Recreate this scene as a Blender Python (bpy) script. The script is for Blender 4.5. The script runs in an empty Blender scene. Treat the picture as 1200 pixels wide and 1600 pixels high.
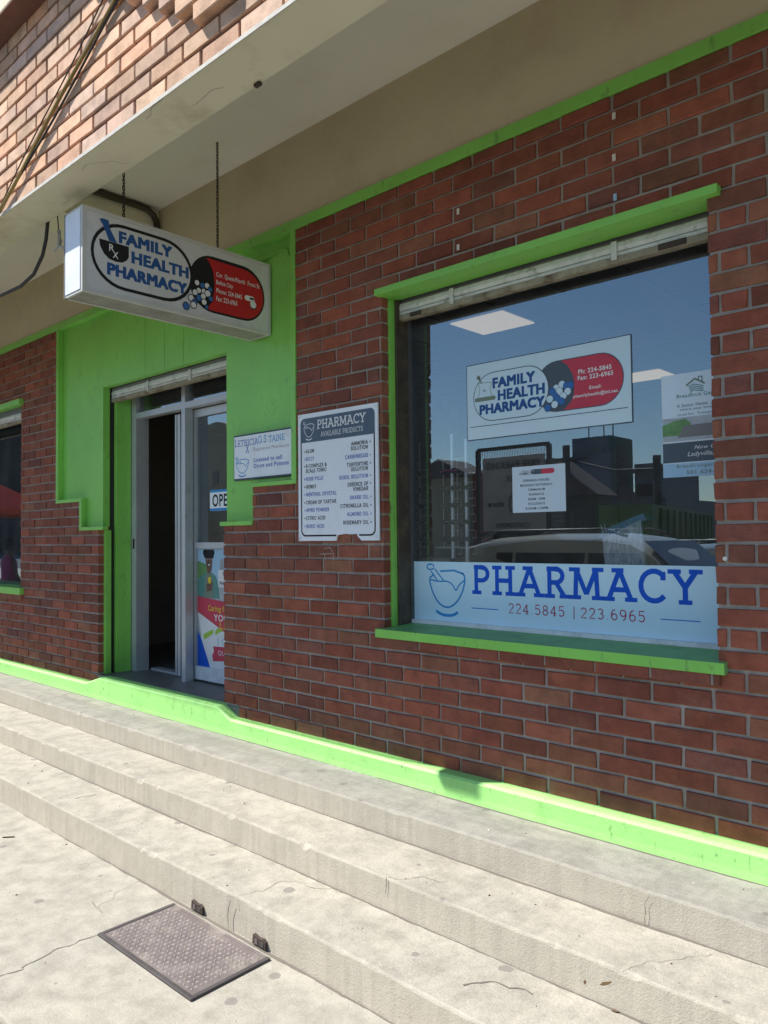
import bpy, bmesh, math, random
import numpy as np
from mathutils import Vector, Matrix
random.seed(7)
R_ = math.radians
S = 1.13            # layout units -> metres
EYE = 1.424         # eye height above the pavement, layout units
SC = bpy.context.scene
COL = SC.collection
# ------------------------------------------------------------------ camera
F = 1200.0
dx = -np.array([-1303.0, 54.0, F]); dx /= np.linalg.norm(dx)
up = np.array([-378.0, -35800.0, F]); up -= dx * np.dot(up, dx); up /= np.linalg.norm(up)
dy = np.cross(up, dx)
RW = np.array([dx, dy, up])
cd = bpy.data.cameras.new('camera'); cam = bpy.data.objects.new('camera', cd); COL.objects.link(cam)
cd.sensor_fit = 'HORIZONTAL'; cd.sensor_width = 36; cd.lens = 36; cd.clip_end = 3000; cd.clip_start = .05
m = Matrix([[RW[i][0], -RW[i][1], -RW[i][2]] for i in range(3)]).to_4x4()
m.translation = Vector((0, -2.6 * S, EYE * S)); cam.matrix_world = m
SC.camera = cam
def proj(x, y, z):
    q = RW.T @ np.array([x, y + 2.6, z])
    if q[2] < .05: return None
    return 600 + F * q[0] / q[2], 800 + F * q[1] / q[2]
# ------------------------------------------------------------------ light
SUN = Vector((-.65, -.450, 1.0)).normalized()
w = bpy.data.worlds.new('World'); SC.world = w; w.use_nodes = True
sky = w.node_tree.nodes.new('ShaderNodeTexSky'); sky.sky_type = 'NISHITA'; sky.sun_disc = False
sky.sun_elevation = math.asin(SUN.z); sky.sun_rotation = math.atan2(SUN.x, SUN.y)
sky.air_density = 1.0; sky.dust_density = .2; sky.ozone_density = 2.6
bg = w.node_tree.nodes['Background']; bg.inputs[1].default_value = .10
w.node_tree.links.new(sky.outputs[0], bg.inputs[0])
sd = bpy.data.lights.new('sun', 'SUN'); sd.energy = 5.0; sd.angle = R_(.53); sd.color = (1, .95, .86)
so = bpy.data.objects.new('sun', sd); COL.objects.link(so); so.rotation_euler = SUN.to_track_quat('Z', 'Y').to_euler()
so.location = (0, -5, 12)
SC.view_settings.view_transform = 'Standard'; SC.view_settings.look = 'None'
SC.view_settings.gamma = 1; SC.view_settings.exposure = .76
SC.view_settings.use_curve_mapping = False
SC.cycles.max_bounces = 8; SC.cycles.diffuse_bounces = 4; SC.cycles.transparent_max_bounces = 12
# ------------------------------------------------------------------ materials
MATS = {}
class NT:
    def __init__(s, name):
        s.m = bpy.data.materials.new(name); s.m.use_nodes = True
        s.t = s.m.node_tree; s.t.nodes.clear()
        s.out = s.n('ShaderNodeOutputMaterial')
        MATS[name] = s.m
    def n(s, typ, **k):
        x = s.t.nodes.new(typ)
        for a, b in k.items(): setattr(x, a, b)
        return x
    def put(s, sock, v):
        if isinstance(v, bpy.types.NodeSocket): s.t.links.new(v, sock)
        elif isinstance(v, (tuple, list)): sock.default_value = (*v, 1) if len(v) == 3 and len(sock.default_value) == 4 else v
        else: sock.default_value = v
    def mix(s, f, a, b, mode='MIX'):
        x = s.n('ShaderNodeMix', data_type='RGBA', blend_type=mode)
        s.put(x.inputs[0], f); s.put(x.inputs[6], a); s.put(x.inputs[7], b); return x.outputs[2]
    def math(s, op, a, b=0., clamp=False):
        x = s.n('ShaderNodeMath', operation=op, use_clamp=clamp); s.put(x.inputs[0], a); s.put(x.inputs[1], b); return x.outputs[0]
    def pos(s, sc=(1, 1, 1)):
        g = s.n('ShaderNodeNewGeometry'); mp = s.n('ShaderNodeMapping'); s.put(mp.inputs[0], g.outputs[0]); mp.inputs[3].default_value = sc
        return mp.outputs[0]
    def noise(s, v, sc, det=4, ro=.6):
        x = s.n('ShaderNodeTexNoise'); s.put(x.inputs['Vector'], v); x.inputs['Scale'].default_value = sc
        x.inputs['Detail'].default_value = det; x.inputs['Roughness'].default_value = ro; return x.outputs[0]
    def ramp(s, f, stops):
        x = s.n('ShaderNodeValToRGB'); s.put(x.inputs[0], f); e = x.color_ramp.elements
        while len(e) < len(stops): e.new(.5)
        for i, (p, c) in enumerate(stops):
            e[i].position = p; e[i].color = (*c, 1) if isinstance(c, tuple) else (c, c, c, 1)
        return x.outputs[0]
    def bump(s, h, st, d=.01, prev=None):
        x = s.n('ShaderNodeBump'); s.put(x.inputs['Height'], h); x.inputs['Strength'].default_value = st; x.inputs['Distance'].default_value = d
        if prev is not None: s.put(x.inputs['Normal'], prev)
        return x.outputs[0]
    def bsdf(s, col, rough=.6, metal=0, nrm=None, spec=.5, **k):
        b = s.n('ShaderNodeBsdfPrincipled'); s.put(b.inputs['Base Color'], col); s.put(b.inputs['Roughness'], rough)
        s.put(b.inputs['Metallic'], metal); s.put(b.inputs['Specular IOR Level'], spec)
        if nrm is not None: s.put(b.inputs['Normal'], nrm)
        for a, v in k.items(): s.put(b.inputs[a.replace('_', ' ')], v)
        s.t.links.new(b.outputs[0], s.out.inputs[0]); return b
def pmat(name, col, rough=.6, scuff=0, var=.12, scale=5, bump=.1, bscale=90, metal=0, dirt=None, da=.5, dscale=3, dlo=.5, spec=.5):
    t = NT(name); p = t.pos()
    n1 = t.noise(p, scale, 5)
    f = t.ramp(n1, [(.3, 1 - var), (.7, 1 + 0 * var)])
    c = t.mix(1., col, f, 'MULTIPLY')
    if dirt is not None:
        n2 = t.noise(p, dscale, 8, .7)
        k = t.math('MULTIPLY', t.ramp(n2, [(dlo, 0.), (dlo + .15, 1.)]), da)
        c = t.mix(k, c, dirt)
    if scuff:
        n3 = t.noise(t.pos((1, 1, .35)), 26, 6, .75); c = t.mix(t.math('MULTIPLY', t.ramp(n3, [(.59, 0.), (.68, 1.)]), scuff * .8), c, (.10, .17, .07))
        n4 = t.noise(p, 70, 4, .7); c = t.mix(t.math('MULTIPLY', t.ramp(n4, [(.68, 0.), (.72, 1.)]), scuff), c, (.55, .58, .45))
    nb = t.bump(t.noise(p, bscale, 4), bump, .004) if bump else None
    r = t.math('ADD', rough - .06, t.math('MULTIPLY', n1, .12))
    t.bsdf(c, r, metal, nb, spec); return t.m
def brickmat(name, cols, src, eff=.5, lighten=1.0, burn=.55):
    t = NT(name); p = t.pos()
    if src == 'obj': rnd = t.n('ShaderNodeObjectInfo').outputs['Random']
    else: rnd = t.n('ShaderNodeNewGeometry').outputs['Random Per Island']
    n = len(cols)
    x = t.n('ShaderNodeValToRGB'); x.color_ramp.interpolation = 'LINEAR'; e = x.color_ramp.elements
    while len(e) < n: e.new(.5)
    for i, c in enumerate(cols): e[i].position = i / (n - 1); e[i].color = (*[v * lighten for v in c], 1)
    t.put(x.inputs[0], rnd); c = x.outputs[0]
    r2 = t.math('FRACT', t.math('MULTIPLY', rnd, 37.7))
    c = t.mix(1., c, t.ramp(r2, [(0, .72), (1, 1.12)]), 'MULTIPLY')
    sp = t.pos((1, 1, 3)); n1 = t.noise(p, 11, 6, .65)
    c = t.mix(1., c, t.ramp(n1, [(.3, .68), (.62, 1.1)]), 'MULTIPLY')
    n2 = t.noise(sp, 5.5, 8, .75)                                   # darker burnt blotches
    c = t.mix(t.math('MULTIPLY', t.ramp(n2, [(.52, 0.), (.72, 1.)]), burn), c, (.09, .05, .04))
    n3 = t.noise(p, 3.2, 8, .75)                                    # pale lime bloom
    c = t.mix(t.math('MULTIPLY', t.ramp(n3, [(.55, 0.), (.75, 1.)]), eff), c, (.42, .31, .22))
    fine = t.noise(p, 260, 3, .7)
    c = t.mix(.35, c, t.mix(1., c, t.ramp(fine, [(.35, .55), (.6, 1.25)]), 'MULTIPLY'))
    v = t.n('ShaderNodeTexVoronoi'); t.put(v.inputs['Vector'], p); v.inputs['Scale'].default_value = 34
    spk = t.math('MULTIPLY', t.math('LESS_THAN', v.outputs['Distance'], .040), t.math('GREATER_THAN', t.noise(p, 9, 2), .56))
    c = t.mix(t.math('MULTIPLY', spk, .55), c, (.6, .57, .5))
    b = t.bump(fine, .35, .003); b = t.bump(n1, .3, .006, b)
    t.bsdf(c, .82, 0, b, .3); return t.m
def concretemat(name, col, streak=None, warm=(.47, .41, .31), spots=True, cracks=True, dark=(.2, .19, .17)):
    t = NT(name); p = t.pos()
    n1 = t.noise(p, 1.6, 7, .65)
    c = t.mix(t.ramp(n1, [(.35, 0.), (.68, 1.)]), col, warm)
    n2 = t.noise(p, 9, 8, .7)
    c = t.mix(1., c, t.ramp(n2, [(.3, .70), (.60, 1.05)]), 'MULTIPLY')
    n5 = t.noise(t.pos((1, 1, 1)), 4.2, 9, .72)
    c = t.mix(t.math('MULTIPLY', t.ramp(n5, [(.53, 0.), (.72, 1.)]), .20), c, dark)
    n3 = t.noise(p, 150, 4, .7)
    c = t.mix(1., c, t.ramp(n3, [(.3, .82), (.62, 1.08)]), 'MULTIPLY')
    if streak:
        sv = t.pos(streak); n4 = t.noise(sv, 1.0, 6, .65)
        c = t.mix(t.math('MULTIPLY', t.ramp(n4, [(.46, 0.), (.66, 1.)]), .5), c, dark)
    # sideways faces keep grime and rain streaks; their paling is painted light
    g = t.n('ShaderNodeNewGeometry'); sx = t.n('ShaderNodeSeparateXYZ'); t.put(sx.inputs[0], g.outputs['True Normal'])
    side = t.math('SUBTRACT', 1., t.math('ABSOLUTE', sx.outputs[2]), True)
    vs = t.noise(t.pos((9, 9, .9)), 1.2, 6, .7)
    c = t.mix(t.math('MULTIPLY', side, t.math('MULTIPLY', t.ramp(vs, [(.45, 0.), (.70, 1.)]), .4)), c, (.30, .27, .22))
    c = t.mix(t.math('MULTIPLY', side, .55), c, (.56, .51, .41))  # upright faces lightened in colour to lift the dim risers
    if spots:
        v = t.n('ShaderNodeTexVoronoi', voronoi_dimensions='2D'); t.put(v.inputs['Vector'], t.pos()); v.inputs['Scale'].default_value = 4.0; v.inputs['Randomness'].default_value = 1
        rad = t.math('MULTIPLY', t.n('ShaderNodeSeparateColor').outputs[0], 1.)
        sc_ = rad.node.inputs[0].links[0].from_node; t.put(sc_.inputs[0], v.outputs['Color'])
        wob = t.math('ADD', v.outputs['Distance'], t.math('MULTIPLY', t.noise(p, 40, 2), .06))
        k = t.math('LESS_THAN', wob, t.math('MULTIPLY', t.math('SUBTRACT', sc_.outputs[0], .50), .26))
        c = t.mix(t.math('MULTIPLY', t.math('MULTIPLY', k, .62), t.math('SUBTRACT', 1., side, True)), c, (.16, .15, .145))
    h = t.math('ADD', n3, t.math('MULTIPLY', n2, 1.5))
    if cracks:
        v = t.n('ShaderNodeTexVoronoi', feature='DISTANCE_TO_EDGE'); v.inputs['Scale'].default_value = .75
        wv = t.n('ShaderNodeVectorMath', operation='ADD'); t.put(wv.inputs[0], p)
        nz = t.n('ShaderNodeTexNoise'); t.put(nz.inputs['Vector'], p); nz.inputs['Scale'].default_value = 1.3; nz.inputs['Detail'].default_value = 3
        t.put(wv.inputs[1], nz.outputs[1]); t.put(v.inputs['Vector'], wv.outputs[0])
        k = t.math('MULTIPLY', t.math('LESS_THAN', v.outputs['Distance'], .0032), t.math('GREATER_THAN', t.noise(p, 1.1, 3), .57))
        c = t.mix(t.math('MULTIPLY', k, .4), c, (.12, .11, .1))
        h = t.math('SUBTRACT', h, t.math('MULTIPLY', k, 2.))
    v = t.n('ShaderNodeTexVoronoi'); t.put(v.inputs['Vector'], p); v.inputs['Scale'].default_value = 38
    pit = t.math('MULTIPLY', t.math('LESS_THAN', v.outputs['Distance'], .1), t.math('GREATER_THAN', t.noise(p, 3.1, 5), .58))
    c = t.mix(t.math('MULTIPLY', pit, .55), c, (.14, .12, .1))
    h = t.math('SUBTRACT', h, pit)
    t.bsdf(c, .88, 0, t.bump(h, .45, .005), .25); return t.m
def glassmat(name, tint, refl, base):
    t = NT(name)
    lw = t.n('ShaderNodeFresnel'); lw.inputs[0].default_value = 1.5
    f = t.math('ADD', t.math('MULTIPLY', lw.outputs[0], 1.4), base, True)
    tr = t.n('ShaderNodeBsdfTransparent'); tr.inputs[0].default_value = (*tint, 1)
    gl = t.n('ShaderNodeBsdfGlossy'); gl.inputs[0].default_value = (*refl, 1); gl.inputs[1].default_value = .0
    wv = t.noise(t.pos((1, 1, 1)), 2.2, 1); t.put(gl.inputs['Normal'], t.bump(wv, .02, .004))
    mx = t.n('ShaderNodeMixShader'); t.put(mx.inputs[0], f); t.put(mx.inputs[1], tr.outputs[0]); t.put(mx.inputs[2], gl.outputs[0])
    df_ = t.n('ShaderNodeBsdfDiffuse'); df_.inputs[0].default_value = (.75, .78, .8, 1)
    m2 = t.n('ShaderNodeMixShader'); t.put(m2.inputs[0], t.math('ADD', .018, t.math('MULTIPLY', t.ramp(t.noise(t.pos((1, 1, .4)), 6, 7, .75), [(.4, 0.), (.75, 1.)]), .05)))
    t.put(m2.inputs[1], mx.outputs[0]); t.put(m2.inputs[2], df_.outputs[0])
    t.t.links.new(m2.outputs[0], t.out.inputs[0]); return t.m
def emitmat(name, col, st):
    t = NT(name); e = t.n('ShaderNodeEmission'); e.inputs[0].default_value = (*col, 1); e.inputs[1].default_value = st
    t.t.links.new(e.outputs[0], t.out.inputs[0]); return t.m
LOWB = [(.255, .074, .045), (.225, .066, .043), (.275, .086, .050), (.19, .066, .048), (.25, .074, .042), (.23, .098, .057), (.22, .068, .045), (.285, .085, .048), (.18, .066, .052), (.215, .084, .052), (.24, .070, .042)]
UPB = [(.55, .34, .22), (.50, .32, .22), (.58, .39, .26), (.53, .30, .19), (.48, .33, .26), (.58, .37, .24), (.5, .35, .27)]
brickmat('brick_low_obj', LOWB, 'obj', .26, 1.22); brickmat('brick_low_isl', LOWB, 'isl', .26, 1.22)
brickmat('brick_up_obj', UPB, 'obj', .25, 1.30, .2); brickmat('brick_up_isl', UPB, 'isl', .25, 1.30, .2)
pmat('mortar', (.44, .39, .335), .95, 0, .3, 14, .6, 120, dirt=(.22, .155, .105), da=.6, dscale=2.3, dlo=.48)
pmat('mortar_red', (.22, .11, .08), .95, 0, .25, 14, .5, 120)
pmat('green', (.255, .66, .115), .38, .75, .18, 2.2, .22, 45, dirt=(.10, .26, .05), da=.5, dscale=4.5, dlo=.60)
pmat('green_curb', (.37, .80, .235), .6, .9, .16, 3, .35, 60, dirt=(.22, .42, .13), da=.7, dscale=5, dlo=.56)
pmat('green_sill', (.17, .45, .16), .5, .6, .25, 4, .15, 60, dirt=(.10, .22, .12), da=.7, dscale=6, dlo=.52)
pmat('render_beige', (.62, .54, .36), .9, 0, .12, 1.3, .55, 22, dirt=(.42, .33, .21), da=.35, dscale=2.2, dlo=.5)
pmat('render_beam', (.79, .74, .56), .9, 0, .12, 1.5, .3, 30, dirt=(.50, .43, .29), da=.65, dscale=2.0, dlo=.52)
pmat('ceiling_paint', (.76, .72, .64), .9, 0, .10, 1.1, .2, 30, dirt=(.58, .51, .40), da=.35, dscale=2, dlo=.55)
pmat('white_drip', (.62, .6, .55), .8, 0, .25, 20, .3, 80)
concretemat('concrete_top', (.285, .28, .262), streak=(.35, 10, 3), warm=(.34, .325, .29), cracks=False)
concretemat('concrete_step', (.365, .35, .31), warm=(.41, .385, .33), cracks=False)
concretemat('pavement', (.36, .345, .305), warm=(.40, .375, .325))
pmat('asphalt', (.07, .07, .07), .9, 0, .3, 30, .5, 200)
pmat('threshold', (.17, .17, .165), .45, 0, .3, 6, .15, 70, dirt=(.3, .28, .25), da=.4, dscale=5)
pmat('aluminium', (.55, .57, .60), .42, 0, .12, 6, .04, 60, metal=.35, dirt=(.30, .29, .27), da=.5, dscale=9, dlo=.58)
pmat('aluminium_dull', (.34, .345, .34), .55, 0, .25, 7, .06, 60, metal=.2, dirt=(.13, .12, .10), da=.6, dscale=5, dlo=.52)
pmat('white_frame', (.78, .82, .84), .45, 0, .15, 8, .05, 60, dirt=(.35, .35, .33), da=.4, dscale=10)
pmat('dark_frame', (.10, .10, .10), .5, 0, .3, 10, .1, 60)
pmat('brown_frame', (.075, .058, .04), .5, 0, .4, 14, .15, 60, dirt=(.17, .12, .06), da=.5, dscale=12)
pmat('track_black', (.02, .02, .018), .6, 0, .3)
pmat('shutter_white', (.74, .73, .68), .6, 0, .25, 12, .25, 50, dirt=(.20, .16, .10), da=.75, dscale=14, dlo=.56)
pmat('shutter_rust', (.40, .35, .25), .75, 0, .4, 16, .4, 50, dirt=(.13, .07, .03), da=.95, dscale=11, dlo=.5)
pmat('shutter_grey', (.20, .20, .19), .7, 0, .3, 12, .2, 50)
pmat('store_dark', (.24, .17, .12), .8, 0, .2)
pmat('store_wall', (.32, .28, .22), .8, 0, .2)
pmat('store_ceiling', (.42, .42, .42), .8, 0, .1, 40)
pmat('store_grid', (.12, .12, .12), .6, 0, .1)
pmat('store_floor', (.20, .18, .16), .5, 0, .2)
emitmat('light_panel', (1, .80, .50), .27)
glassmat('glass', (.98, .99, 1.0), (.74, .91, 1.0), .15)
glassmat('glass_door', (.95, .97, .98), (.80, .93, 1.0), .13)
t = NT('film'); df_ = t.n('ShaderNodeBsdfDiffuse'); df_.inputs[0].default_value = (.85, .92, .95, 1); tp_ = t.n('ShaderNodeBsdfTransparent'); mx_ = t.n('ShaderNodeMixShader')
t.put(mx_.inputs[0], t.ramp(t.noise(t.pos((2, 1, .6)), 28, 6, .7), [(.38, .25), (.68, .85)])); t.put(mx_.inputs[1], tp_.outputs[0]); t.put(mx_.inputs[2], df_.outputs[0]); t.t.links.new(mx_.outputs[0], t.out.inputs[0])
t = NT('clear_back'); tr = t.n('ShaderNodeBsdfTransparent'); t.t.links.new(tr.outputs[0], t.out.inputs[0])
pmat('sign_box', (.60, .60, .57), .5, 0, .12, 6, .06, 60, dirt=(.30, .28, .23), da=.6, dscale=9, dlo=.6)
pmat('sign_end', (.84, .88, .95), .4, 0, .12, 5, .05, 50)
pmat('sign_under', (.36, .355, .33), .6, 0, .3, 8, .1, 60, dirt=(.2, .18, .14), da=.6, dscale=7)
pmat('acrylic', (.66, .67, .68), .28, .12, .06, 4, 0, dirt=(.50, .48, .43), da=.5, dscale=5, dlo=.55)
pmat('paper_white', (.84, .89, .93), .5, .15, .06, 4, 0, dirt=(.66, .68, .66), da=.5, dscale=7, dlo=.55)
pmat('banner', (.60, .84, .95), .6, 0, .06, 3, 0, spec=.25)
pmat('poster_base', (.84, .92, .96), .4, 0, .05, 3, 0)
pmat('laminate', (.56, .72, .79), .04, 0, .05, 3, 0, spec=.5)
pmat('laminate_white', (.62, .74, .82), .05, 0, .05, 3, 0, spec=.5)
pmat('ink_black', (.02, .02, .022), .65, 0, .08, 8, 0, spec=.2)
pmat('ink_grey', (.09, .12, .15), .65, 0, .08, 8, 0, spec=.2)
pmat('ink_faint', (.32, .34, .38), .5, 0, .1, 8, 0)
pmat('ink_mauve', (.42, .34, .38), .5, 0, .1, 8, 0)
pmat('ink_blue', (.03, .10, .30), .65, 0, .08, 8, 0, spec=.2)
pmat('ink_pill', (.05, .17, .46), .65, 0, .08, 8, 0, spec=.2)
pmat('ink_royal', (.01, .105, .60), .65, 0, .08, 8, 0, spec=.2)
pmat('ink_blue2', (.12, .16, .52), .65, 0, .08, 8, 0, spec=.2)
pmat('ink_sky', (.04, .30, .66), .65, 0, .08, 8, 0, spec=.2)
pmat('ink_pale', (.35, .55, .72), .65, 0, .08, 8, 0, spec=.2)
pmat('ink_red', (.52, .03, .03), .65, 0, .08, 8, 0, spec=.2)
pmat('ink_pinkred', (.58, .07, .11), .65, 0, .08, 8, 0, spec=.2)
pmat('ink_crimson', (.42, .02, .08), .65, 0, .08, 8, 0, spec=.2)
pmat('ink_slate', (.065, .105, .16), .35, 0, .25, 14, 0)
pmat('ink_white', (.78, .79, .80), .65, 0, .08, 8, 0, spec=.2)
pmat('ink_yellow', (.75, .55, .05), .65, 0, .08, 8, 0, spec=.2)
pmat('ink_olive', (.20, .26, .20), .65, 0, .08, 8, 0, spec=.2)
pmat('ink_lime', (.38, .60, .08), .65, 0, .08, 8, 0, spec=.2)
pmat('ink_leaf', (.16, .36, .12), .5, 0, .4, 20, 0)
pmat('ink_teal', (.10, .28, .25), .5, 0, .2, 20, 0)
pmat('skin', (.16, .08, .05), .5, 0, .15)
pmat('photo_grey', (.45, .50, .55), .5, 0, .3, 30, 0)
pmat('rust_dark', (.07, .05, .04), .8, 0, .4, 30, .5, 80)
pmat('chain_metal', (.09, .06, .045), .7, 0, .4, 60)
pmat('plate_metal', (.235, .20, .20), .48, 0, .3, 10, .3, 120, metal=.35, dirt=(.42, .38, .34), da=.6, dscale=6, dlo=.5)
pmat('plate_worn', (.52, .46, .44), .42, 0, .3, 40, .1, 120, metal=.3)
pmat('plate_edge', (.11, .10, .105), .5, 0, .3, 14, .2, 90, metal=.35)
pmat('cable_black', (.025, .023, .022), .5, 0, .2)
pmat('cable_yellow', (.38, .27, .08), .5, 0, .3, 12)
pmat('conduit', (.05, .035, .02), .5, 0, .3)
pmat('connector', (.40, .40, .36), .5)
pmat('steel', (.80, .82, .84), .3, 0, .1, 10, 0, metal=.2)
pmat('mesh_wire', (.75, .77, .78), .4, 0, .1, 10, 0, metal=.1)
pmat('plastic_wrap', (.62, .70, .74), .25, 0, .3, 40, .5, 60)
pmat('bristle_blue', (.10, .28, .50), .5, 0, .4, 60)
pmat('car_paint', (.62, .58, .52), .2, 0, .03, 2, 0, metal=.35)
pmat('car_silver', (.50, .52, .54), .25, 0, .03, 2, 0, metal=.6)
pmat('car_glass', (.012, .015, .018), .06, 0, .05, 2, 0, spec=.8)
pmat('car_black', (.02, .02, .02), .4, 0, .1)
pmat('tyre', (.02, .02, .02), .85, 0, .2)
pmat('container_green', (.055, .16, .02), .55, 0, .25, 2, .1)
pmat('tower_blue', (.14, .17, .22), .8, 0, .1, 1, 0)
pmat('tower_green', (.05, .13, .10), .8, 0, .15, 1, 0)
pmat('bldg_grey', (.22, .21, .22), .8, 0, .1, 1, 0)
pmat('bldg_tan', (.50, .42, .28), .8, 0, .1, 1, 0)
pmat('bldg_dark', (.06, .055, .05), .8, 0, .2, 1, 0)
pmat('roof_red', (.09, .06, .055), .7, 0, .2, 3, 0)
pmat('panel_grey', (.50, .45, .42), .7, 0, .1)
pmat('red_dark', (.16, .012, .012), .95, 0, .2, spec=.02)
pmat('pink', (.55, .05, .22), .6, 0, .2)
pmat('orange_red', (.75, .09, .03), .9, 0, .1, spec=.05)
pmat('skirt', (.20, .24, .32), .8, 0, .2)
pmat('leaf_dry', (.12, .07, .03), .8, 0, .3)
pmat('scrap_white', (.7, .68, .62), .8, 0, .1)
pmat('crack_dark', (.17, .15, .13), .95, 0, .2)
pmat('hose_red', (.25, .02, .02), .6)
# ------------------------------------------------------------------ mesh building
WO = {}
def wpt(v): return Vector((v[0] * S, v[1] * S, (v[2] + EYE) * S))
class MB:
    def __init__(s, raw=False): s.v = []; s.f = []; s.mi = []; s.mats = []; s.raw = raw; s.sm = []
    def mid(s, mt):
        if mt not in s.mats: s.mats.append(mt)
        return s.mats.index(mt)
    def add(s, vs, fs, mt, smooth=False):
        b = len(s.v); s.v += [tuple(a) for a in vs]; k = s.mid(mt)
        for f in fs: s.f.append([i + b for i in f]); s.mi.append(k); s.sm.append(smooth)
        return s
    def box(s, x0, x1, y0, y1, z0, z1, mt, c=0, front=None):
        if c > 0: return s.cbox(x0, x1, y0, y1, z0, z1, mt, c)
        vs = [(x0, y0, z0), (x1, y0, z0), (x1, y1, z0), (x0, y1, z0), (x0, y0, z1), (x1, y0, z1), (x1, y1, z1), (x0, y1, z1)]
        fs = [(0, 3, 2, 1), (4, 5, 6, 7), (1, 2, 6, 5), (2, 3, 7, 6), (3, 0, 4, 7)]
        s.add(vs, fs, mt)
        s.add([vs[0], vs[1], vs[5], vs[4]], [(0, 1, 2, 3)], front or mt)
        return s
    def cbox(s, x0, x1, y0, y1, z0, z1, mt, c):
        bm = bmesh.new(); bmesh.ops.create_cube(bm, size=1)
        for v in bm.verts: v.co = Vector(((x0 + x1) / 2 + v.co.x * (x1 - x0), (y0 + y1) / 2 + v.co.y * (y1 - y0), (z0 + z1) / 2 + v.co.z * (z1 - z0)))
        bmesh.ops.bevel(bm, geom=bm.edges[:], offset=c, segments=2, affect='EDGES', profile=.6)
        bm.verts.index_update()
        s.add([v.co[:] for v in bm.verts], [[v.index for v in f.verts] for f in bm.faces], mt); bm.free(); return s
    def prism(s, pts, axis, a, b, mt, smooth=False):
        n = len(pts)
        def P(p, t):
            return {'x': (t, p[0], p[1]), 'y': (p[0], t, p[1]), 'z': (p[0], p[1], t)}[axis]
        vs = [P(p, a) for p in pts] + [P(p, b) for p in pts]
        s.add(vs, [(i, (i + 1) % n, n + (i + 1) % n, n + i) for i in range(n)], mt, smooth)
        s.add(vs, [tuple(range(n)), tuple(range(2 * n - 1, n - 1, -1))], mt); return s
    def tube(s, pts, r, mt, n=8, cap=True):
        pts = [Vector(p) for p in pts]; rings = []
        rr = r if isinstance(r, (list, tuple)) else [r] * len(pts)
        for i, p in enumerate(pts):
            d = (pts[min(i + 1, len(pts) - 1)] - pts[max(i - 1, 0)]).normalized()
            a = d.cross(Vector((0, 0, 1)))
            if a.length < .05: a = d.cross(Vector((1, 0, 0)))
            a.normalize(); b = d.cross(a)
            rings.append([p + (a * math.cos(t) + b * math.sin(t)) * rr[i] for t in [2 * math.pi * k / n for k in range(n)]])
        vs = [v[:] for g in rings for v in g]; fs = []
        for i in range(len(pts) - 1):
            for k in range(n): fs.append((i * n + k, i * n + (k + 1) % n, (i + 1) * n + (k + 1) % n, (i + 1) * n + k))
        s.add(vs, fs, mt, True)
        if cap: s.add(vs, [tuple(range(n)), tuple(range(len(vs) - 1, len(vs) - n - 1, -1))], mt)
        return s
    def cyl(s, c, r, h, axis, mt, n=20):
        a = {'x': Vector((1, 0, 0)), 'y': Vector((0, 1, 0)), 'z': Vector((0, 0, 1))}[axis]
        return s.tube([Vector(c) - a * h / 2, Vector(c) + a * h / 2], r, mt, n)
    def flat(s, vs2, fs, o, u, v, mt, e=0.0):
        o, u, v = Vector(o), Vector(u), Vector(v); nn = u.cross(v).normalized() * e
        s.add([(o + u * a + v * b + nn)[:] for a, b in vs2], fs, mt); return s
    def poly(s, pts, fr, mt, e):
        return s.flat(pts, [tuple(range(len(pts)))], fr[0], fr[1], fr[2], mt, e)
    def build(s, name, parent=None, origin=None, kind=None, label=None):
        vs = [Vector(v) for v in s.v] if s.raw else [wpt(v) for v in s.v]
        if origin is None:
            lo = [min(v[i] for v in vs) for i in range(3)]; hi = [max(v[i] for v in vs) for i in range(3)]
            o = Vector(((lo[0] + hi[0]) / 2, (lo[1] + hi[1]) / 2, lo[2]))
        else: o = Vector(origin) if s.raw else wpt(origin)
        me = bpy.data.meshes.new(name); me.from_pydata([(v - o)[:] for v in vs], [], s.f)
        for mt in s.mats: me.materials.append(MATS[mt])
        me.polygons.foreach_set('material_index', s.mi); me.polygons.foreach_set('use_smooth', s.sm); me.update()
        ob = bpy.data.objects.new(name, me); COL.objects.link(ob); place(ob, o, parent)
        if kind: ob['kind'] = kind
        if label: ob['label'] = label
        return ob
def place(ob, o, parent):
    if s_rot(parent): ob.parent = parent; ob.location = o
    elif parent is not None: ob.parent = parent; ob.location = o - WO[parent.name]
    else: ob.location = o
    WO[ob.name] = Vector(o)
def s_rot(p): return False
def thing(name, label, cat, loc=(0, 0, 0), group=None, raw=False):
    o = bpy.data.objects.new(name, None); COL.objects.link(o); o.empty_display_size = .1
    q = Vector(loc) if raw else wpt(loc); o.location = q; WO[o.name] = q
    o['label'] = label; o['category'] = cat
    if group: o['group'] = group
    return o
def tag(o, label, cat, group=None):
    o['label'] = label; o['category'] = cat
    if group: o['group'] = group
    return o
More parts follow.
